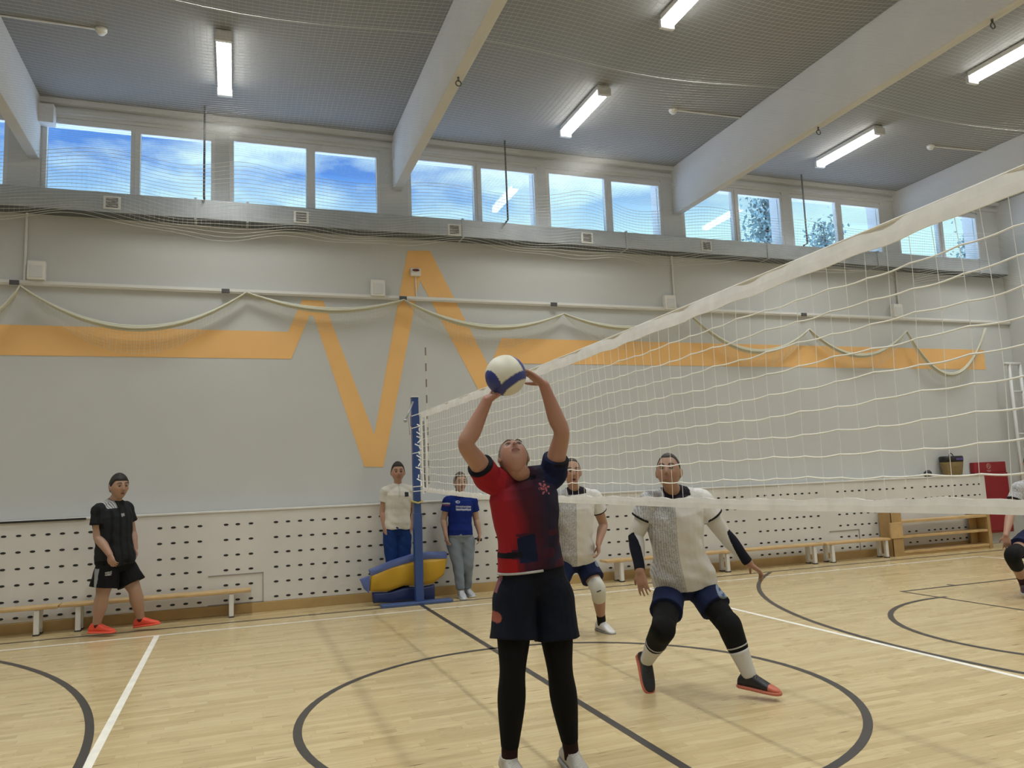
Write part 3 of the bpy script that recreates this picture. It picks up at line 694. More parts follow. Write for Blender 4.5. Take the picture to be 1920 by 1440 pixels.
def displace(o, f):
    me = o.data; n = len(me.vertices); co = np.empty(n*3); me.vertices.foreach_get('co', co); co = co.reshape(-1, 3)
    no = np.empty(n*3); me.vertices.foreach_get('normal', no); no = no.reshape(-1, 3)
    me.vertices.foreach_set('co', (co+no*f(co)[:, None]).ravel()); me.update()

def head_point(d, female=False):
    """unit direction (side, front, up) -> point of the head surface, metres"""
    s, f, u = d
    rs, rf, ru = .077, .097, .121
    s, f, u = s*rs, f*rf, u*ru
    if u < 0:
        q = -u/ru; s *= 1-.30*q**1.4
        if f < 0: f *= 1-.42*q
        else: f *= 1-.10*q
    if f > 0: f *= 1-.10*math.exp(-(s/.05)**2)*.5
    fr = 1/(1+math.exp(-(f-.05)/.008))
    g = lambda x, m_, w_: math.exp(-((x-m_)/w_)**2)
    k = 0
    if -.045 < u < .045: k += .026*g(s, 0, .012)*(1 if u < -.018 else max(0, 1-(u+.018)/.055))*(1 if u > -.026 else g(u, -.026, .009))
    k -= .010*(g(s, .032, .016)+g(s, -.032, .016))*g(u, .010, .012)
    k += .004*g(abs(s), .028, .022)*g(u, .032, .009)
    k += .006*g(s, 0, .024)*(g(u, -.052, .007)+g(u, -.064, .007)) - .002*g(s, 0, .024)*g(u, -.058, .003)
    k += .009*g(s, 0, .022)*g(u, -.096, .016)
    k += .004*g(abs(s), .045, .02)*g(u, -.02, .02)
    return np.array([s, f+k*fr, u])

class Head:
    def __init__(h, c, front, up=(0, 0, 1), sc=1.0):
        h.c = np.array(c, float); h.f = unit(front); h.s = unit(np.cross(h.f, up)); h.u = np.cross(h.s, h.f); h.k = sc
        # side axis s points to the person's right
    def w(h, p): return h.c+h.k*(p[0]*h.s+p[1]*h.f+p[2]*h.u)
    def skull(h, mb, grow=0, fn=None, nu=56, nv=44):
        vs_ = []
        for i in range(nv+1):
            for j in range(nu):
                th = math.pi*i/nv; ph = 2*math.pi*j/nu
                d = (math.sin(th)*math.cos(ph), math.sin(th)*math.sin(ph), math.cos(th)); p = head_point(d)
                if fn: p = p*fn(p)
                vs_.append(h.w(p))
        mb.add(vs_, [(i*nu+j, (i+1)*nu+j, (i+1)*nu+(j+1) % nu, i*nu+(j+1) % nu) for i in range(nv) for j in range(nu)])

def hand(mb, wrist, d, n, side, curl=.5, spread=.1, sc=1.0, thumb_in=.3, curls=None):
    """palm, four fingers and a thumb; d points along the palm, n out of the palm, side=+1/-1 picks the thumb's side"""
    d = unit(d); n = unit(np.array(n)-d*np.dot(n, d)); t = np.cross(d, n)*side; w_ = np.array(wrist, float)
    mb.loft([(w_-d*.015*sc, t, n, .027*sc, .020*sc), (w_+d*.012*sc, t, n, .031*sc, .019*sc), (w_+d*.045*sc, t, n, .040*sc, .017*sc), (w_+d*.078*sc, t, n, .042*sc, .015*sc), (w_+d*.092*sc, t, n, .037*sc, .011*sc)], n=18, p=2.6)
    for i, (off, ln) in enumerate(((-.032, .062), (-.0115, .078), (.010, .083), (.031, .073))):
        c = curls[i] if curls else curl
        a = spread*off/.03; dd = unit(d*math.cos(a)+t*math.sin(a)); p = w_+(d*.080+t*off)*sc; pts = [p-dd*.015*sc]; ang = 0
        pts.append(p)
        for j, q in enumerate((.44, .31, .25)):
            ang += c*(.55, .9, .6)[j]; v = dd*math.cos(ang)+n*math.sin(ang); p = p+v*ln*q*1.05*sc; pts.append(p)
        limb(mb, pts, [.0088*sc, .0090*sc, .0082*sc, .0074*sc, .0062*sc], n=10, k=3)
    p = w_+(d*.022+t*.026)*sc; v1 = unit(d*.62+t*.72+n*.35*thumb_in/.3); v2 = unit(d*.85+t*.35+n*.5*thumb_in/.3)
    limb(mb, [p-v1*.012*sc, p+v1*.022*sc, p+v1*.044*sc, p+v1*.044*sc+v2*.034*sc], [.013*sc, .0125*sc, .0105*sc, .0080*sc], n=10, k=3)

def shoe(root, ankle, toe, colr, sole, lace, ln=.285, name='shoe', label=None, up=(0, 0, 1), wd=.047):
    """shoe around an ankle joint; toe is the direction the foot points"""
    d = unit(toe); up = unit(np.array(up, float)-d*np.dot(up, d)); t = np.cross(d, up); a = np.array(ankle, float); H0 = a-up*.085
    prof = [(-.075, .030, .05), (-.062, .036, .075), (-.035, .038, .090), (0, .038, .094), (.04, .041, .090), (.08, .045, .070), (.12, .047, .050), (.155, .044, .036), (.18, .034, .026), (.193, .018, .014)]
    k = ln/.268; mb = MB(); rings = []
    for x, w1, h in prof: rings.append((H0+d*x*k+up*(.012+h/2), t, up, w1*wd/.047, h/2))
    mb.loft(rings, n=20, p=2.5)
    mb.loft([(a-up*.04-d*.004, t, d, .040, .056), (a+up*.0-d*.006, t, d, .045, .055), (a+up*.018-d*.008, t, d, .046, .055)], n=18)
    o = fused(name, mb, .005, 'shoe', root, colr, 3)
    if label: o['label'] = label
    sm = MB(); rs = []
    for x, w1, h in [(-.082, .02, 0)]+[(q[0]*1.02, q[1]+.004, 0) for q in prof[1:-1]]+[(.202, .014, 0)]: rs.append((H0+d*x*k+up*.010, t, up, w1*wd/.047+.002, .012 if x > -.08 and x < .2 else .009))
    sm.loft(rs, n=18, p=4.5); so = sm.build('sole', 'shoe', o, smooth=True); paint(so, sole)
    lm = MB()
    for j in range(4):
        q = H0+d*(.045+.02*j)*k+up*(.012+.076-.0085*j*1.25); lm.tube([q-t*.026+up*.004, q+up*.012, q+t*.026+up*.004+d*.008], .003, 5)
    lo = lm.build('laces', 'shoe', o); paint(lo, lace)
    return o

RINGS = [(-.10, .12, .085), (-.06, .150, .100), (0, .166, .112), (.14, .158, .104), (.30, .142, .096), (.45, .146, .100), (.62, .160, .112), (.78, .166, .112), (.88, .150, .096), (.95, .105, .075), (1.0, .068, .062), (1.12, .056, .058)]

class Person:
    def __init__(P, name_label, J, build=1.0, face=None, sex='m', skin=(.36, .21, .145), voxel=.006, group=None, headk=1.0, hd=None, depth=1.0):
        P.J = {k: np.array(v, float) for k, v in J.items()}; P.b = build; P.skin = np.array(skin); P.vx = voxel; P.dp = depth; P.belly = 0
        J = P.J; base = (J['ankR']+J['ankL'])/2
        P.root = empty('person', (base[0], base[1], 0), name_label, 'person', group)
        P.pel, P.neck = J['pel'], J['neck']; P.mid = J.get('mid', (P.pel+P.neck)/2)
        sh = J['shL']-J['shR']; hp = J['hipL']-J['hipR']; ax = P.neck-P.pel; P.len = np.linalg.norm(ax); P.ax = unit(ax)
        def orth(v): return unit(v-P.ax*np.dot(v, P.ax))
        P.s0, P.s1 = orth(hp), orth(sh)              # side axes point to the person's left
        P.f0, P.f1 = np.cross(P.s0, P.ax), np.cross(P.s1, P.ax)   # front
        P.head = Head(J['head'], face if face is not None else P.f1, hd if hd is not None else (0, 0, 1), headk)
    def spine(P, h):
        a, m, b = P.pel, 2*P.mid-(P.pel+P.neck)/2, P.neck
        if h < 0: return a+(a-lerp(a, m, .2))/np.linalg.norm(a-lerp(a, m, .2)+1e-9)*(-h)*P.len
        if h > 1: return b+P.ax*(h-1)*P.len
        return (1-h)**2*a+2*h*(1-h)*m+h*h*b
    def ring(P, h, a, b, off=0):
        t = min(max(h, 0), 1); s = unit(P.s0*(1-t)+P.s1*t); f = unit(P.f0*(1-t)+P.f1*t)
        return (P.spine(h)+f*off, s, f, a, b)
    def loc(P, co):
        """lateral, height share and frontness of points on the trunk"""
        r = co-P.pel; h = (r@P.ax)/P.len; t = np.clip(h, 0, 1)[:, None]; s = P.s0*(1-t)+P.s1*t; f = P.f0*(1-t)+P.f1*t
        c = (1-t)**2*P.pel+2*t*(1-t)*(2*P.mid-(P.pel+P.neck)/2)+t*t*P.neck
        return ((co-c)*s).sum(1), h, ((co-c)*f).sum(1)
    def body(P, hands, belly=0, calf=1.0, neck_r=.056):
        J, b = P.J, P.b; mb = MB(); P.belly = belly
        mb.loft([P.ring(h, a*b, d*b*P.dp*(1+belly*math.exp(-((h-.25)/.25)**2)), belly*.05*math.exp(-((h-.25)/.25)**2)) for h, a, d in RINGS[:-1]], n=26, p=2.3)
        hc = P.head.w((0, -.012, -.085)); limb(mb, [lerp(P.neck, P.spine(.9), .4), P.neck, lerp(P.neck, hc, .6), hc+P.head.u*.03], [neck_r*1.15*b, neck_r*1.02, neck_r*.95, neck_r*.92], 16)
        P.head.skull(mb)
        for s in (-1, 1):
            e = P.head.w((s*.078, -.004, -.004)); mb.sphere(e, (.013*P.head.k, .021*P.head.k, .033*P.head.k), 12, 8, (unit(P.head.s*s+P.head.f*-.35), P.head.f, unit(P.head.u-.2*P.head.f)))
        for S in 'LR':
            sh, el, wr, hp, kn, an = (J[q+S] for q in ('sh', 'el', 'wr', 'hip', 'kn', 'ank'))
            sin = lerp(sh, P.spine(.84), .35)
            nb = P.spine(.95); limb(mb, [nb, lerp(nb, sh, .5)-P.ax*.01, sh], [.052*b, .052*b, .05*b], 14)
            limb(mb, [sin, sh, lerp(sh, el, .5), el, lerp(el, wr, .3), lerp(el, wr, .75), wr], [.056*b, .057*b, .051*b, .043*b, .045*b, .033*b, .028*b], 16)
            limb(mb, [lerp(hp, P.pel, .15)+P.ax*.03, lerp(hp, kn, .3), lerp(hp, kn, .7), kn, lerp(kn, an, .32), lerp(kn, an, .75), an], [.070*b, .082*b, .070*b, .058*b, .060*b*calf, .043*b, .037*b], 18)
            td = unit(J['toe'+S]); fu = unit(np.array([0, 0, 1.])-td*td[2]) if abs(td[2]) < .4 else unit(np.array([0, -.8, .4])-td*np.dot(td, (0, -.8, .4))); limb(mb, [an, an+td*.04-fu*.045, an+td*.10-fu*.06], [.030, .020, .014], 10)
            if S in hands: h = hands[S]; hand(mb, wr, h['d'], h['n'], h.get('side', 1), h.get('curl', .5), h.get('spread', .12), h.get('sc', 1.0), h.get('thumb', .3), h.get('curls'))
        hh = P.head
        def col(co):
            c = np.tile(P.skin, (len(co), 1)); r = (co-hh.c)/hh.k; s, f, u = r@hh.s, r@hh.f, r@hh.u; near = (np.abs(s) < .1) & (np.abs(u) < .14) & (np.abs(f) < .14)
            ch = np.exp(-((np.abs(s)-.04)/.02)**2-((u+.025)/.025)**2)*(f > .03)*near; c = c*(1+ch[:, None]*np.array([.12, -.06, -.06]))
            for S in 'LR':
                q = np.linalg.norm(co-P.J['wr'+S], axis=1); k = np.clip(1-(q-.05)/.12, 0, 1)[:, None]; c = c*(1-k*np.array([.02, .10, .10]))
            return c
        P.bodyobj = fused('body', mb, P.vx, 'skin', P.root, col, 3)
        return P
    def face(P, brow=(.03, .02, .015), lips=(.3, .12, .1), eye=True, mouth_open=0):
        h = P.head
        for s in (-1, 1):
            e = MB(); e.sphere(h.w((s*.031, .0762, .010)), .0122*h.k, 14, 10, (h.s, h.f, h.u)); o = e.build('eye', 'shoe', P.root, smooth=True)
            c0 = h.w((s*.031, .0762+.0122, .009)); paint(o, lambda co: np.where((np.linalg.norm(co-c0, axis=1) < .0085*h.k)[:, None], np.array([.03, .02, .015]), np.array([.5, .46, .43])))
            lm = MB(); lm.tube([h.w((s*x, y, z)) for x, y, z in ((.018, .0880, .014), (.031, .0905, .0175), (.045, .082, .013))], [.0025*h.k, .0042*h.k, .0025*h.k], 6)
            paint(lm.build('eyelid', 'skin', P.root, smooth=True), P.skin*.75)
            bm_ = MB(); bm_.tube([h.w((s*x, y, z)) for x, y, z in ((.013, .0935, .034), (.026, .0945, .040), (.040, .0885, .039), (.051, .0790, .033))], [.003*h.k, .0042*h.k, .0038*h.k, .002*h.k], 6)
            paint(bm_.build('eyebrow', 'hair', P.root, smooth=True), np.array(brow))
        for z, r in ((-.0535, .0034), (-.0625, .0042)):
            m_ = MB(); m_.tube([h.w((x, y, z+(0 if z > -.06 else -mouth_open))) for x, y in ((-.023, .082), (-.010, .0925), (0, .0945), (.010, .0925), (.023, .082))], [.0014*h.k, r*h.k, r*h.k, r*h.k, .0014*h.k], 6)
            paint(m_.build('lip', 'skin', P.root, smooth=True), np.array(lips))
        if mouth_open:
            m_ = MB(); m_.sphere(h.w((0, .088, -.058-mouth_open/2)), (.016*h.k, .005*h.k, (.004+mouth_open/2)*h.k), 12, 8, (h.s, h.f, h.u)); paint(m_.build('mouth', 'skin', P.root, smooth=True), np.array([.08, .02, .02]))
        for s in (-1, 1):
            m_ = MB(); m_.sphere(h.w((s*.007, .107, -.032)), (.0035*h.k, .003*h.k, .002*h.k), 8, 6, (h.s, h.f, h.u)); paint(m_.build('nostril', 'skin', P.root, smooth=True), np.array([.06, .02, .015]))
        return P
    def hair(P, col=(.016, .011, .008), front=.072, side=.006, back=-.055, thick=.008, top=None, rec=0.0, bun=None, long=None):
        h = P.head; top = thick*1.5 if top is None else top
        def fn(p):
            s, f, u = p; fz = f/.097
            line = front if fz > .55 else (side+(front-side)*max(0, (fz-.15)/.4) if fz > .15 else (back+(side-back)*max(0, (fz+.5)/.65) if fz > -.5 else back))
            line += rec*math.exp(-((abs(s)-.045)/.018)**2)*(1 if fz > .3 else 0)
            k = 1/(1+math.exp(-(u-line)/.0035)); th = thick+(top-thick)*max(0, u/.12)**2
            n_ = 1+.08*math.sin(s*260+u*90)*math.sin(f*210)
            return .93+k*(.07+th*n_/.1)
        mb = MB(); h.skull(mb, fn=fn, nu=72, nv=60)
        o = mb.build('hair', 'hair', P.root, smooth=True); paint(o, np.array(col))
        if bun:
            q = MB(); q.sphere(h.w(bun), .036*h.k, 16, 12); paint(q.build('hair_bun', 'hair', P.root, smooth=True), np.array(col))
        if long:
            q = MB(); limb(q, [h.w(x) for x in long], [.03, .026, .018], 12); paint(q.build('ponytail', 'hair', P.root, smooth=True), np.array(col))
        return P
    def shirt(P, col, hem=-.12, slv=.55, infl=.018, slr=(.070, .072, .070), flare=.0, voxel=None, wr=.0035, name='shirt', belly=0, neck=(.074, .070), top=.985, label=None, hipw=.156, cuffx=.15):
        J, b = P.J, P.b; mb = MB(); rs = []
        hs = [hem, hem+.06]+[r[0] for r in RINGS if r[0] > hem+.08 and r[0] < .94]
        for h in hs:
            a = np.interp(h, [r[0] for r in RINGS], [r[1] for r in RINGS]); d = np.interp(h, [r[0] for r in RINGS], [r[2] for r in RINGS])
            if h < .3: a = max(a, hipw); d = max(d, .108)
            fl = flare*max(0, (.35-h)); bl = belly*math.exp(-((h-.25)/.28)**2)
            rs.append(P.ring(h, a*b+infl+fl, (d*b*P.dp)*(1+bl)+infl+fl, bl*.05))
        rs.append(P.ring(top, neck[0]*b, neck[1]*b))
        mb.loft(rs, n=28, p=2.35)
        ends = []
        for S in 'LR':
            sh, el = J['sh'+S], J['el'+S]; sin = lerp(sh, P.spine(.80), .5); e = lerp(sh, el, slv); ends.append((e, unit(el-sh)))
            limb(mb, [sin, sh, lerp(sh, e, .35), lerp(sh, e, .7), e], [slr[0]*b*1.0, slr[0]*b*1.06, slr[0]*b*1.04, slr[1]*b, slr[2]*b], 18, round_ends=False)
            nb = P.spine(.97); limb(mb, [nb, lerp(nb, sh, .55)-P.ax*.004, sh-P.ax*.002], [.066*b, .068*b, .066*b], 16)
        o = fused(name, mb, voxel or P.vx, 'cloth', P.root, (.5, .5, .5), 4)
        s_ = P.s1; rr = np.random.RandomState(int(abs(P.pel[0])*1000) % 997); ph = rr.rand(6)*6
        def fold(co):
            x, h, f = P.loc(co); lo = np.clip((.62-h)/.5, 0, 1)
            return wr*(lo*np.sin(x*34+h*7+ph[0])*(.6+.4*np.sin(h*13+ph[1]))+(.5*np.sin((co@P.ax)*58+x*21+ph[2])*np.sin(x*17+ph[3]))*(.35+.65*lo)+.6*np.sin((co[:, 2])*44+x*30+ph[4])*np.exp(-((np.abs(x)-.14)/.05)**2))
        displace(o, fold)
        def cc(co):
            x, h, f = P.loc(co); cuff = np.zeros(len(co)); ar = np.zeros(len(co))
            for k_, (e, d) in enumerate(ends):
                r = (co-e)@d; near = np.linalg.norm((co-e)-r[:, None]*d, axis=1) < .099; cuff = np.maximum(cuff, ((r > -.016) & (r < .05) & near & (np.abs(x) > cuffx*b)).astype(float)); ar = np.where((r > -.2) & near, 1-2*k_, ar)
            return col(x, h, f, co, cuff, ar)
        del_attr(o); paint(o, cc)
        if label: o['label'] = label
        P.sh_o = o; return P
    def legwear(P, name, col, top=.10, t0=0, t1=.6, r=(.118, .118, .122), calf=None, voxel=None, infl=.012, m='cloth', wr=.002, hipk=1.0, low=-.17, label=None, endk=.85):
        """shorts or trousers: pelvis piece plus a tube down each leg to share t1 of hip-knee(-ankle)"""
        J, b = P.J, P.b; mb = MB()
        rs = []
        for h in (low, -.06, 0, top*.5, top):
            a = np.interp(h, [q[0] for q in RINGS], [q[1] for q in RINGS]); d = np.interp(h, [q[0] for q in RINGS], [q[2] for q in RINGS])
            bl = P.belly*math.exp(-((h-.25)/.28)**2); rs.append(P.ring(h, (a*b+infl)*hipk, d*b*P.dp*(1+bl)+infl, bl*.05))
        mb.loft(rs, n=26, p=2.3); ends = {}
        for S in 'LR':
            hp, kn, an = J['hip'+S], J['kn'+S], J['ank'+S]; path = [lerp(hp, P.pel, .3), lerp(hp, kn, .15)]; T = t1[S] if isinstance(t1, dict) else t1
            if T <= 1: path += [lerp(hp, kn, T*.6), lerp(hp, kn, T)]; rad = [r[0]*b, r[0]*b, r[1]*b, r[2]*b]
            else: path += [lerp(hp, kn, .6), kn, lerp(kn, an, .35), lerp(kn, an, T-1)]; rad = [r[0]*b, r[0]*b, r[1]*b, r[2]*b, (calf or r[2])*b, (calf or r[2])*b*endk]
            mb.sphere(path[0], r[0]*b*1.02, 18, 12); limb(mb, path, rad, 20, round_ends=False); ends[S] = (path[-1], unit(path[-1]-path[-2]))
        o = fused(name, mb, voxel or P.vx, m, P.root, (.5, .5, .5), 3)
        if wr: displace(o, lambda co: wr*np.sin(co@P.s0*40+co[:, 2]*23)*np.sin(co[:, 2]*31+co@P.f0*25))
        del_attr(o); paint(o, (lambda co: col(co)) if callable(col) else np.array(col))
        if label: o['label'] = label
        return o
    def wrap(P, name, pts, rad, col, m='cloth', n=18, voxel=None, parent=None, label=None):
        """sleeve, pad or sock: a closed tube round a limb"""
        mb = MB(); limb(mb, pts, rad, n, round_ends=False); o = mb.build(name, m, parent or P.root, smooth=True); paint(o, col)
        if label: o['label'] = label
        return o
def del_attr(o):
    a = o.data.color_attributes.get('Col')
    if a: o.data.color_attributes.remove(a)
def mixc_(a, b, t): return a*(1-t[:, None])+b*t[:, None]
def mixc(a, b, t): return np.array(a)*(1-t[:, None])+np.array(b)*t[:, None]
def noise3(co, k, s=0):
    return np.sin(co[:, 0]*k+s)*np.sin(co[:, 1]*k*1.13+s*2+1)*np.sin(co[:, 2]*k*.97+s*3+2)

def PX(u_, v_, y): return at(u_, v_, y=y)

# --- setter in the red and navy jersey
y0 = -.84
J = dict(head=PX(963, 859, -.88), neck=PX(978, 893, y0), pel=PX(998, 1082, y0), mid=PX(988, 985, y0-.02),
         shR=PX(917, 897, y0-.02), shL=PX(1036, 890, y0-.02), elR=PX(874, 834, -1.01), elL=PX(1053, 812, -1.01), wrR=PX(914, 750, -1.06), wrL=PX(1020, 722, -1.06),
         hipR=PX(966, 1100, y0), hipL=PX(1034, 1100, y0), knR=PX(961, 1258, y0-.05), knL=PX(1050, 1256, y0-.04), ankR=PX(955, 1424, y0+.02), ankL=PX(1071, 1410, y0+.06),
         toeR=(.05, -.95, -.05), toeL=(.12, -.9, -.25))
ball_c = PX(948, 704, -1.08)
P1 = Person('person in red and navy jersey with raised arms setting the ball beside the net', J, build=.99, face=(-.12, -.50, .86), skin=(.37, .20, .145), voxel=.0045, headk=.96, hd=(.1, .6, .5))
toball = lambda a: unit(ball_c-a)
P1.body({'R': dict(d=(.78, .05, .42), n=(-.2, .1, 1), side=-1, curl=.30, spread=.26, sc=1.0), 'L': dict(d=(-.70, .12, .58), n=(-.5, .0, -.85), side=-1, curl=.30, spread=.28, sc=1.0)}, calf=1.08)
P1.face(brow=(.12, .08, .05), lips=(.27, .10, .09))
P1.hair(col=(.15, .105, .06), front=.085, side=-.035, back=-.08, thick=.009)
RED, NAVY, DRK = (.27, .012, .02), (.012, .014, .045), (.006, .006, .010)
def c1(x, h, f, co, cuff, ar):
    t = np.clip((x+.135+.02*np.sin(h*9))/.09, 0, 1); base = mixc(RED, (.052, .009, .017), t); t2 = np.clip((x+.02)/.10, 0, 1); base = mixc_(base, np.array([.015, .012, .028]), t2)
    lim = h < .46; geo = lim & (np.sin(x*40+h*22)+np.sin(x*-31+h*37+1) > .35) & (x > -.13); base = np.where(geo[:, None], np.array([.045, .010, .022]), base)
    blk = lim & (x > -.10) & (x < -.005) & (h > .18) & (h < .45-.3*(-.005-x)); base = np.where(blk[:, None], np.array([.006, .010, .035]), base)
    band = (h > .235) & (h < .29) & (x < -.08); base = np.where(band[:, None], np.array(DRK), base)
    lowr = (h < .22) & (x < -.115); base = np.where(lowr[:, None], np.array([.30, .012, .015]), base)
    base = np.where((ar < 0)[:, None] & (x > .1)[:, None], np.array([.008, .012, .04]), base); base = np.where(((ar < 0) & (x < -.1))[:, None], np.array(RED), base); base = np.where(((ar > 0) & (x > .1))[:, None], np.array([.006, .010, .04]), base)
    base = np.where(((cuff > 0))[:, None], np.array(DRK), base); base = np.where(((h > .958) & (np.hypot(x, f) < .090) & (h < 1.0))[:, None], np.array(DRK), base)
    ex_, ez_ = (x-.078)*30, (h-.868)*P1.len*30; ea = np.arctan2(ez_, ex_); er = np.hypot(ex_, ez_); em = (f > 0) & (er < .75+.42*np.sin(ea*6+1)+.15*np.sin(ea*11)) & (np.sin(er*9+ea*3) > -.45); base = np.where(em[:, None], np.array([.36, .10, .12]), base)
    return base
P1.shirt(c1, hem=.085, slv=.42, infl=.024, slr=(.072, .074, .072), voxel=.004, wr=.004, label='red to navy sports jersey')
P1.wrap('undershirt', [P1.spine(-.045)+P1.s0*0, P1.spine(-.02)], [.17, .17], (.3, .3, .31)) if False else None
def sh1(co):
    x = (co-P1.pel)@P1.s0; f = (co-P1.pel)@P1.f0; z = co[:, 2]; c = np.tile((.004, .006, .014), (len(co), 1))
    q = PX(938, 1161, y0-.12); e = ((co[:, 0]-q[0])/.019)**2+((z-q[2])/.027)**2 < 1; c = np.where((e & (((co-P1.pel)@F_) < 0))[:, None], np.array([.24, .07, .05]), c)
    st = (x > .165) & (f > -.04) & (f < .02); c = np.where(st[:, None], np.array([.12, .015, .03]), c); st = (x < -.165) & (f > -.02) & (f < .03) & (z > PX(930, 1110, y0)[2]); return np.where(st[:, None], np.array([.2, .08, .1]), c)
P1.legwear('shorts', sh1, top=.12, t1=.63, r=(.118, .118, .126), voxel=.005, infl=.016)
P1.legwear('leggings', (.0035, .0035, .004), top=.0, t1=1.86, r=(.096, .088, .068), calf=.073, infl=.004, wr=0, endk=.63)
for S in 'LR':
    kn, an = J['kn'+S], J['ank'+S]; P1.wrap('sock', [lerp(kn, an, .80), lerp(kn, an, .92), an-np.array([0, 0, .03])], [.043, .042, .040], (.022, .008, .008))
shoe(P1.root, J['ankR'], J['toeR'], (.42, .40, .37), (.5, .48, .45), (.55, .54, .52)); shoe(P1.root, J['ankL'], J['toeL'], (.42, .40, .37), (.25, .24, .23), (.55, .54, .52), up=(0, -.3, 1))
hm = MB(); hm.tube([P1.spine(.082)+P1.s0*(.188*math.cos(t))+P1.f0*(.136*math.sin(t)) for t in np.linspace(1.5, 3.3, 20)], .007, 6); paint(hm.build('undershirt_hem', 'cloth', P1.root, smooth=True), (.42, .42, .42))
bl = MB(); Rb = .105; bl.sphere(ball_c, Rb, 96, 64)
def bcol(co):
    r = unit_rows(co-ball_c); a = Matrix.Rotation(.5, 3, 'Y') @ Matrix.Rotation(.35, 3, 'X'); r = r@np.array(a).T
    c = np.tile((.62, .60, .50), (len(co), 1)); bl1 = (r[:, 2] < -.42) & (r[:, 2] > -.74); bl2 = (r[:, 0] > .52) & (r[:, 0] < .86) & (r[:, 2] > -.6); bl3 = (r[:, 0] < -.78)
    for b_ in (bl1, bl2, bl3): c = np.where(b_[:, None], np.array([.02, .035, .2]), c)
    seam = (np.abs(r[:, 2]+.42) < .02) | (np.abs(r[:, 2]+.74) < .02) | (np.abs(r[:, 0]-.52) < .02) | (np.abs(r[:, 0]-.86) < .02) | ((np.abs(r[:, 1]) < .015) & (np.abs(r[:, 0]) > .52)); return np.where(seam[:, None], c*.55, c)
def unit_rows(v): return v/np.linalg.norm(v, axis=1)[:, None]
bo = bl.build('volleyball', 'ball', None, smooth=True, label='white and blue volleyball held above the setter between both hands', category='ball'); paint(bo, bcol)

# --- near player in white with arm sleeves
J = dict(head=PX(1254, 886, .05), neck=PX(1264, 921, .12), pel=PX(1284, 1090, .26), mid=PX(1268, 1005, .16),
         shR=PX(1220, 942, .16), shL=PX(1312, 938, .08), elR=PX(1192, 1005, .24), elL=PX(1356, 1000, .06), wrR=PX(1200, 1072, .10), wrL=PX(1405, 1057, .0),
         hipR=PX(1256, 1108, .28), hipL=PX(1313, 1102, .22), knR=PX(1243, 1180, -.02), knL=PX(1366, 1172, -.06), ankR=PX(1213, 1238, .36), ankL=PX(1406, 1268, -.12),
         toeR=(-.1, -.55, -.75), toeL=(.55, -.80, -.08))
P2_ = Person('person in white jersey with white and black arm sleeves crouching behind the net', J, build=1.12, face=(-.62, -.75, .22), skin=(.33, .195, .135), voxel=.0055, headk=1.08)
P2_.body({'R': dict(d=(.02, -.25, -1), n=(.7, .5, 0), side=-1, curl=.25, spread=.12), 'L': dict(d=(.75, -.2, -.62), n=(-.5, .2, -.8), side=1, curl=.6, spread=.1, thumb=.5)}, belly=.12)
P2_.face(); P2_.hair(col=(.018, .013, .010), front=.085, side=.015, thick=.005, rec=.012)
def white_jersey(seam_lo, seam_hi):
    def c(x, h, f, co, cuff, ar):
        base = np.tile((.62, .61, .60), (len(co), 1)); pat = np.random.RandomState(5).rand(len(co))*1.3-.65+.5*np.sin(x*420)+.3*noise3(co, 120, 2)
        gr = np.where(pat[:, None] > .05, np.array([.30, .31, .34]), np.array([.52, .52, .53])); side = (x < seam_lo) & (x > -.5)
        m_ = side & (h > -.3); base = np.where(m_[:, None], gr, base); edge = np.abs(x-seam_lo) < .004; base = np.where((edge & (f > 0))[:, None], np.array([.42, .42, .43]), base)
        base = np.where((cuff > 0)[:, None], np.array([.012, .012, .014]), base)
        vn_ = (h > .962) & (np.abs(x) < .098); base = np.where(vn_[:, None], np.array([.014, .012, .02]), base); return base
    return c
P2_.shirt(white_jersey(-.04, 0), hem=-.02, slv=.50, infl=.024, hipw=.178, cuffx=.195, slr=(.074, .080, .082), voxel=.0045, wr=.006, belly=.12, flare=.03, neck=(.084, .082), top=.975, label='white jersey with speckled grey panel')
NV = (.010, .016, .055)
def em_short(P, q, rad, base=NV):
    q = np.array(q)
    def c(co):
        cc = np.tile(base, (len(co), 1)); d = np.linalg.norm((co-q)@np.array([R_, U_]).T, axis=1); f = (co-P.pel)@F_ < .1
        cc = np.where(((d < rad) & f)[:, None], np.array([.22, .28, .36]), cc); cc = np.where(((d < rad*.55) & f & (np.sin((co-q)@U_*260) > 0))[:, None], np.array([.06, .09, .2]), cc); return cc
    return c
P2_.legwear('shorts', em_short(P2_, PX(1346, 1100, .15), .045), top=.05, t1={'R': .56, 'L': .56}, r=(.098, .100, .104), voxel=.005, infl=.012)
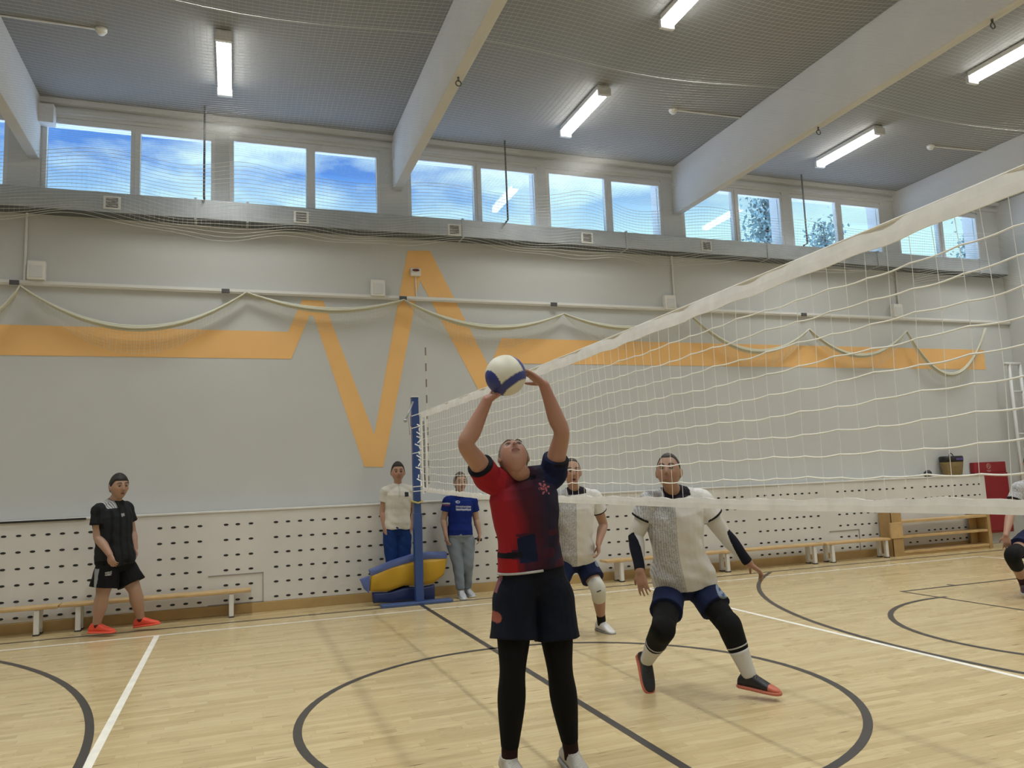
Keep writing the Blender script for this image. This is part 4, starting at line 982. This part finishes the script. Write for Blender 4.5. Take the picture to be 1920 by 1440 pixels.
for S in 'LR':
    hp, kn, an, sh, el, wr_ = (J[q+S] for q in ('hip', 'kn', 'ank', 'sh', 'el', 'wr'))
    P2_.wrap('compression_legging', [lerp(hp, kn, .40), lerp(hp, kn, .7), kn, lerp(kn, an, .2)], [.096, .086, .075, .072], (.005, .005, .006))
    kd = unit(kn-lerp(hp, an, .5)); P2_.wrap('knee_pad', [lerp(hp, kn, .74), lerp(hp, kn, .9), kn+kd*.014, lerp(kn, an, .16)+kd*.006, lerp(kn, an, .42)], [.084, .082, .084, .081, .072], (.006, .006, .007))
    P2_.wrap('pad_band', [lerp(kn, an, .39), lerp(kn, an, .415)], [.0765, .0745], (.45, .45, .45)); P2_.wrap('pad_cuff', [lerp(kn, an, .415), lerp(kn, an, .54)], [.073, .065], (.006, .006, .007))
    P2_.wrap('sock', [lerp(kn, an, .48), lerp(kn, an, .75), lerp(kn, an, .95), an-np.array([0, 0, .0])], [.070, .056, .050, .046], (.56, .55, .53))
    lg = MB(); q = lerp(hp, kn, .8)-F_*.082; lg.tube([q-R_*.025-U_*.004, q+R_*.025+U_*.004], .0045, 5); paint(lg.build('pad_logo', 'cloth', P2_.root), (.45, .45, .45))
    def slc(co, sh=sh, el=el, wr_=wr_, S=S):
        d = unit(wr_-el); t = ((co-el)@d)/np.linalg.norm(wr_-el); out = (1 if S == 'L' else -1)*R_; lat = ((co-el)-(((co-el)@d)[:, None]*d))@unit(out+.5*U_*(1 if S == 'L' else .0)-F_*.2)
        blk = (t > .0) & (lat > .032-.075*np.clip(t, 0, 1)**.7); return np.where(blk[:, None], np.array([.007, .008, .016]), np.array([.56, .55, .53]))
    sm_ = MB(); limb(sm_, [lerp(sh, el, .35), lerp(sh, el, .7), el, lerp(el, wr_, .15), lerp(el, wr_, .3), lerp(el, wr_, .5), lerp(el, wr_, .7), lerp(el, wr_, .95)], [.063, .060, .053, .054, .055, .049, .041, .036], 24, round_ends=False)
    fused('arm_sleeve', sm_, .0035, 'cloth', P2_.root, slc, 3)
BO = lambda c1_, c2_: (lambda co: co)
def toe_col(an, d, body, tip, cut=.13):
    d = unit(d)
    return lambda co: np.where((((co-an)@d > cut))[:, None], np.array(tip), np.array(body))
shoe(P2_.root, J['ankR'], J['toeR'], (.012, .013, .018), (.5, .12, .07), (.02, .02, .02), up=(0, -.8, .4)); shoe(P2_.root, J['ankL'], J['toeL'], toe_col(J['ankL'], J['toeL'], (.012, .013, .018), (.5, .12, .07), .135), (.5, .14, .09), (.02, .02, .02))

# --- second player in white, farther back
J = dict(head=PX(1072, 886, 2.25), neck=PX(1078, 918, 2.33), pel=PX(1079, 1048, 2.5), mid=PX(1078, 985, 2.38),
         shR=PX(1046, 934, 2.35), shL=PX(1113, 932, 2.33), elR=PX(1030, 985, 2.4), elL=PX(1131, 983, 2.42), wrR=PX(1040, 1024, 2.3), wrL=PX(1122, 1020, 2.28),
         hipR=PX(1061, 1058, 2.5), hipL=PX(1098, 1058, 2.48), knR=PX(1036, 1105, 2.32), knL=PX(1121, 1104, 2.28), ankR=PX(1006, 1165, 2.5), ankL=PX(1128, 1167, 2.46),
         toeR=(-.2, -.95, -.05), toeL=(.12, -.98, -.05))
P3 = Person('person in white jersey with one white knee pad half hidden behind the setter', J, build=1.05, face=(-.22, -.95, .03), skin=(.36, .21, .145), voxel=.0065, headk=1.13)
P3.body({'L': dict(d=(-.15, -.25, -.95), n=(-.9, .2, 0), side=1, curl=.7), 'R': dict(d=(.15, -.25, -.95), n=(.9, .2, 0), side=-1, curl=.7)}, belly=.2)
P3.face(mouth_open=.014); P3.hair(col=(.03, .024, .018), front=.095, side=.02, thick=.004, rec=.01)
P3.shirt(white_jersey(-.035, 0), cuffx=.19, hem=-.03, hipw=.170, slv=.52, infl=.022, slr=(.072, .078, .082), voxel=.0055, wr=.006, belly=.2, flare=.02, label='white jersey with grey side panel')
P3.legwear('shorts', em_short(P3, PX(1122, 1052, 2.4), .04), top=.05, t1=.62, r=(.108, .108, .112), infl=.014)
vm = MB(); nk = P3.spine(.975); vm.tube([nk+P3.s1*x+P3.f1*y_+P3.ax*z for x, y_, z in ((-.078, .03, .015), (-.05, .075, -.03), (0, .1, -.085), (.05, .075, -.03), (.078, .03, .015))], .007, 6); paint(vm.build('neck_trim', 'cloth', P3.root, smooth=True), (.015, .015, .018))
kn, an, hp = J['knL'], J['ankL'], J['hipL']
P3.wrap('knee_pad', [lerp(hp, kn, .72), kn-F_*.012, lerp(kn, an, .30)], [.074, .076, .068], (.56, .55, .50), label='white knee pad')
lg = MB(); q = kn-F_*.088; lg.tube([q-R_*.02-U_*.008, q+R_*.02+U_*.008], .005, 5); paint(lg.build('pad_logo', 'cloth', P3.root), (.02, .02, .02))
P3.wrap('sock', [lerp(kn, an, .74), lerp(kn, an, .9), an-np.array([0, 0, .02])], [.045, .044, .042], (.01, .01, .01)); P3.wrap('sock', [lerp(J['knR'], J['ankR'], .74), J['ankR']-np.array([0, 0, .02])], [.045, .042], (.01, .01, .01))
for S in 'LR': shoe(P3.root, J['ank'+S], J['toe'+S], (.58, .57, .56), (.2, .18, .17), (.6, .6, .6))

# --- man in a white polo shirt standing at the wall behind the post
yw = 5.65
J = dict(head=PX(746, 886, yw), neck=PX(746, 911, yw+.02), pel=PX(744, 990, yw+.02), shR=PX(724, 921, yw), shL=PX(770, 920, yw), elR=PX(718, 960, yw+.04), elL=PX(777, 958, yw+.03), wrR=PX(722, 990, yw-.03), wrL=PX(770, 990, yw-.02),
         hipR=PX(732, 996, yw), hipL=PX(757, 996, yw), knR=PX(735, 1052, yw-.04), knL=PX(757, 1052, yw-.04), ankR=PX(737, 1106, yw+.02), ankL=PX(757, 1106, yw+.02), toeR=(-.15, -.98, 0), toeL=(.15, -.98, 0))
for S in 'LR': J['ank'+S][2] = .09
P4 = Person('person in white polo shirt and blue trousers standing at the wall behind the blue post', J, build=1.05, face=(-.1, -.99, .0), skin=(.40, .235, .165), voxel=.007, headk=1.14)
P4.body({'R': dict(d=(.05, -.15, -1), n=(.9, .2, 0), side=-1, curl=.6), 'L': dict(d=(-.1, .0, -1), n=(-.9, .2, 0), side=1, curl=.5)}, belly=.1)
P4.face(); P4.hair(col=(.010, .008, .007), front=.070, side=-.0, thick=.007)
def polo(x, h, f, co, cuff, ar):
    b_ = np.tile((.60, .58, .52), (len(co), 1)); pl = (np.abs(x) < .012) & (h > .72) & (f > 0); b_ = np.where(pl[:, None], np.array([.5, .48, .43]), b_)
    lg_ = (np.abs(x-.098) < .028) & (np.abs(h-.80) < .055) & (f > 0); return np.where(lg_[:, None], np.array([.03, .035, .04]), b_)
P4.shirt(polo, hem=-.02, slv=.50, infl=.02, slr=(.068, .074, .078), voxel=.006, wr=.005, belly=.1, label='white polo shirt')
cl_ = MB(); nk = P4.spine(.985)
for s_ in (-1, 1): cl_.poly_extrude([nk+P4.s1*s_*.07+P4.f1*.02+P4.ax*.03, nk+P4.s1*s_*.012+P4.f1*.085+P4.ax*-.03, nk+P4.s1*s_*.055+P4.f1*.092+P4.ax*-.055, nk+P4.s1*s_*.095+P4.f1*.03+P4.ax*-.01], P4.f1*.006)
paint(cl_.build('collar', 'cloth', P4.root), (.60, .58, .52))
P4.legwear('trousers', (.008, .032, .14), top=.06, t1=1.93, r=(.098, .092, .080), calf=.076, infl=.012, wr=.004)
for S in 'LR': shoe(P4.root, J['ank'+S], J['toe'+S], (.03, .03, .03), (.3, .3, .3), (.02, .02, .02))

yw = 5.46
# --- woman in blue T-shirt and jeans
J = dict(head=PX(863, 905, yw+.02), neck=PX(863, 930, yw+.04), pel=PX(862, 1004, yw+.05), shR=PX(840, 939, yw+.04), shL=PX(886, 939, yw+.04), elR=PX(832, 974, yw+.08), elL=PX(893, 974, yw+.08), wrR=PX(836, 1003, yw-.02), wrL=PX(899, 1000, yw),
         hipR=PX(850, 1010, yw+.05), hipL=PX(876, 1010, yw+.05), knR=PX(858, 1056, yw), knL=PX(877, 1056, yw), ankR=PX(864, 1101, yw-.04), ankL=PX(876, 1098, yw+.1), toeR=(-.05, -1, -.02), toeL=(.15, -.98, -.02))
J['ankR'][2] = .09; J['ankL'][2] = .09
P5 = Person('person in bright blue T-shirt and pale jeans standing at the wall right of the mat', J, build=.98, face=(.02, -.99, -.02), skin=(.42, .27, .20), voxel=.0065, headk=1.08)
P5.body({'R': dict(d=(.1, -.1, -1), n=(.9, .2, 0), side=-1, curl=.5), 'L': dict(d=(-.05, -.1, -1), n=(-.9, .2, 0), side=1, curl=.5)}, belly=.12)
P5.face(brow=(.08, .055, .04)); P5.hair(col=(.075, .05, .032), front=.080, side=-.03, back=-.09, thick=.010, long=[(0, -.09, -.02), (.01, -.1, -.1), (.03, -.09, -.17)])
def tee(x, h, f, co, cuff, ar):
    b_ = np.tile((.006, .02, .16), (len(co), 1)); fr = f > 0
    row = fr & (x > -.092) & (x < .125) & ((np.abs(h-.735+x*.05) < .022) | (np.abs(h-.665+x*.05) < .024)) & (np.sin(x*420) > -.93); b_ = np.where(row[:, None], np.array([.42, .45, .56]), b_)
    lg_ = fr & (((x+.065)/.030)**2+((h-.855)/.038)**2 < 1) & (((x+.058)/.012)**2+((h-.855)/.016)**2 > 1); b_ = np.where(lg_[:, None], np.array([.40, .44, .58]), b_)
    fl1 = (ar < 0) & (x < -.16) & (np.abs(h-.815) < .018); b_ = np.where(fl1[:, None], np.array([.5, .5, .55]), b_); fl2 = (ar < 0) & (x < -.16) & (np.abs(h-.77) < .016); return np.where(fl2[:, None], np.array([.16, .04, .12]), b_)
P5.shirt(tee, hem=.02, slv=.55, infl=.018, slr=(.066, .070, .072), voxel=.005, wr=.003, belly=.12, label='bright blue T-shirt with white lettering')
cl_ = MB(); nk = P5.spine(.985); cl_.tube([nk+P5.s1*(.078*math.cos(t))+P5.f1*(.07*math.sin(t))+P5.ax*.006 for t in np.linspace(0, 2*math.pi, 24)], .012, 6, False); paint(cl_.build('collar', 'cloth', P5.root, smooth=True), (.03, .03, .025))
P5.legwear('jeans', lambda co: np.tile((.19, .225, .27), (len(co), 1))*(1+.25*noise3(co, 22)[:, None]), top=.06, t1=1.93, r=(.108, .092, .078), calf=.071, infl=.016, wr=.004)
for S in 'LR': shoe(P5.root, J['ank'+S], J['toe'+S], (.42, .44, .47), (.5, .5, .5), (.6, .6, .6), wd=.044)
hb_ = MB(); q = PX(899, 1012, yw-.02); hb_.box(q-np.array([.03, .02, .02]), q+np.array([.03, .02, .02])); ph = hb_.build('phone', 'black', None, bevel=.006, label='small dark phone in the hand of the person in jeans', category='phone')

# --- man in black walking at the left
J = dict(head=PX(223, 913, 5.00), neck=PX(212, 941, 5.06), pel=PX(216, 1052, 5.08), mid=PX(212, 1000, 5.05), shR=PX(187, 957, 4.94), shL=PX(235, 953, 5.26), elR=PX(184, 1006, 4.92), elL=PX(247, 998, 5.32), wrR=PX(206, 1040, 4.80), wrL=PX(253, 1028, 5.22),
         hipR=PX(202, 1064, 5.00), hipL=PX(232, 1062, 5.16), knR=PX(192, 1116, 4.98), knL=PX(253, 1108, 5.12), ankR=PX(181, 1172, 5.08), ankL=PX(264, 1161, 5.24), toeR=(.93, -.35, -.02), toeL=(.93, -.30, .10))
P6 = Person('person in black T-shirt and black shorts with neon orange shoes walking past the left bench', J, build=1.18, face=(.50, -.86, -.02), skin=(.40, .25, .18), voxel=.006, headk=1.20, depth=1.15)
P6.body(hands={'R': dict(d=(.3, -.3, -.9), n=(.5, .75, 0), side=-1, curl=.75), 'L': dict(d=(.25, -.35, -.9), n=(-.8, -.2, 0), side=1, curl=.7)}, belly=.15, calf=1.05, neck_r=.066)
P6.face(mouth_open=.004); P6.hair(col=(.012, .009, .007), front=.058, side=.004, thick=.010, top=.010)
def c6(x, h, f, co, cuff, ar):
    st = np.sin(x*75) > .55; b_ = np.where(st[:, None], np.array([.010, .011, .013]), np.array([.016, .018, .021])); b_ = np.where((cuff > 0)[:, None], np.array([.005, .005, .006]), b_)
    stripe = (h > .90) & (x < -.07) & (x > -.155) & ((x*50) % 1 > .25) & (f > -.12); b_ = np.where(stripe[:, None], np.array([.45, .46, .46]), b_)
    lg_ = (np.abs(x+.03) < .022) & (np.abs(h-.775) < .028) & (f > 0) & (((h*44) % 1) > .3); return np.where(lg_[:, None], np.array([.42, .42, .42]), b_)
P6.shirt(c6, hem=-.06, slv=.56, neck=(.080, .080), top=1.02, infl=.02, slr=(.070, .076, .080), voxel=.0045, wr=.005, belly=.15, label='black T-shirt with white shoulder stripes')
def c6s(co):
    b_ = np.tile((.006, .006, .007), (len(co), 1)); hp, kn = J['hipR'], J['knR']; d = unit(kn-hp); t = (co-hp)@d; lat = (co-hp)@R_; fr = (co-hp)@F_ < .0
    pn = fr & (t > .02) & (t < .27) & (lat < -.045+.02) & (lat > -.095+.12*np.clip((t-.02)/.5, 0, 1)) ; b_ = np.where(pn[:, None], np.array([.26, .27, .27]), b_)
    q = PX(206, 1074, 4.9); lg_ = (np.abs((co-q)@R_) < .026) & (np.abs((co-q)@U_) < .020) & fr & ((((co-q)@U_)*120) % 1 > .3); return np.where(lg_[:, None], np.array([.36, .36, .36]), b_)
P6.legwear('shorts', c6s, top=.06, t1={'R': .72, 'L': .70}, r=(.112, .118, .128), voxel=.005, infl=.018)
for S in 'LR':
    kn, an = J['kn'+S], J['ank'+S]; P6.wrap('sock', [lerp(kn, an, .90), an-np.array([0, 0, .02])], [.044, .042], (.10, .02, .02))
    shoe(P6.root, an, J['toe'+S], (.80, .085, .045), (.85, .12, .07), (.75, .08, .04), label='neon orange shoe', up=(0, 0, 1))

# --- player cut by the right edge
ye = 1.75
J = dict(head=PX(1936, 868, ye-.1), neck=PX(1944, 898, ye), pel=PX(1950, 1000, ye+.12), shR=PX(1910, 915, ye-.02), shL=PX(1976, 915, ye+.1), elR=PX(1895, 962, ye), elL=PX(1990, 960, ye+.1), wrR=PX(1886, 1004, ye-.12), wrL=PX(1975, 1000, ye-.1),
         hipR=PX(1930, 1008, ye+.08), hipL=PX(1968, 1008, ye+.14), knR=PX(1899, 1042, ye-.22), knL=PX(1980, 1050, ye-.1), ankR=PX(1920, 1096, ye+.0), ankL=PX(1990, 1096, ye+.25), toeR=(-.75, -.65, -.03), toeL=(-.3, -.95, 0))
P7 = Person('person in white jersey with black knee pads at the right edge of the court', J, build=1.02, face=(-.75, -.62, .1), skin=(.36, .215, .15), voxel=.0065, headk=1.05)
P7.body({'R': dict(d=(-.1, -.1, -1), n=(.6, .6, 0), side=-1, curl=.5), 'L': dict(d=(-.2, -.1, -1), n=(-.9, .2, 0), side=1, curl=.5)}, belly=.1)
P7.face(); P7.hair(col=(.02, .015, .012), front=.07, side=.0, thick=.008)
P7.shirt(white_jersey(-.06, 0), hem=-.08, slv=.5, infl=.022, slr=(.068, .074, .08), voxel=.0055, wr=.005, label='white jersey')
P7.legwear('shorts', NV, top=.05, t1=.6, r=(.108, .110, .116), infl=.016)
for S in 'LR':
    hp, kn, an = (J[q+S] for q in ('hip', 'kn', 'ank')); kd = unit(kn-lerp(hp, an, .5))
    P7.wrap('knee_pad', [lerp(hp, kn, .72), kn+kd*.012, lerp(kn, an, .36)], [.078, .082, .07], (.006, .006, .007))
    P7.wrap('sock', [lerp(kn, an, .70), lerp(kn, an, .9), an-np.array([0, 0, .02])], [.048, .044, .042], (.035, .012, .018))
    shoe(P7.root, an, J['toe'+S], (.05, .02, .03), (.5, .48, .46), (.5, .48, .46))
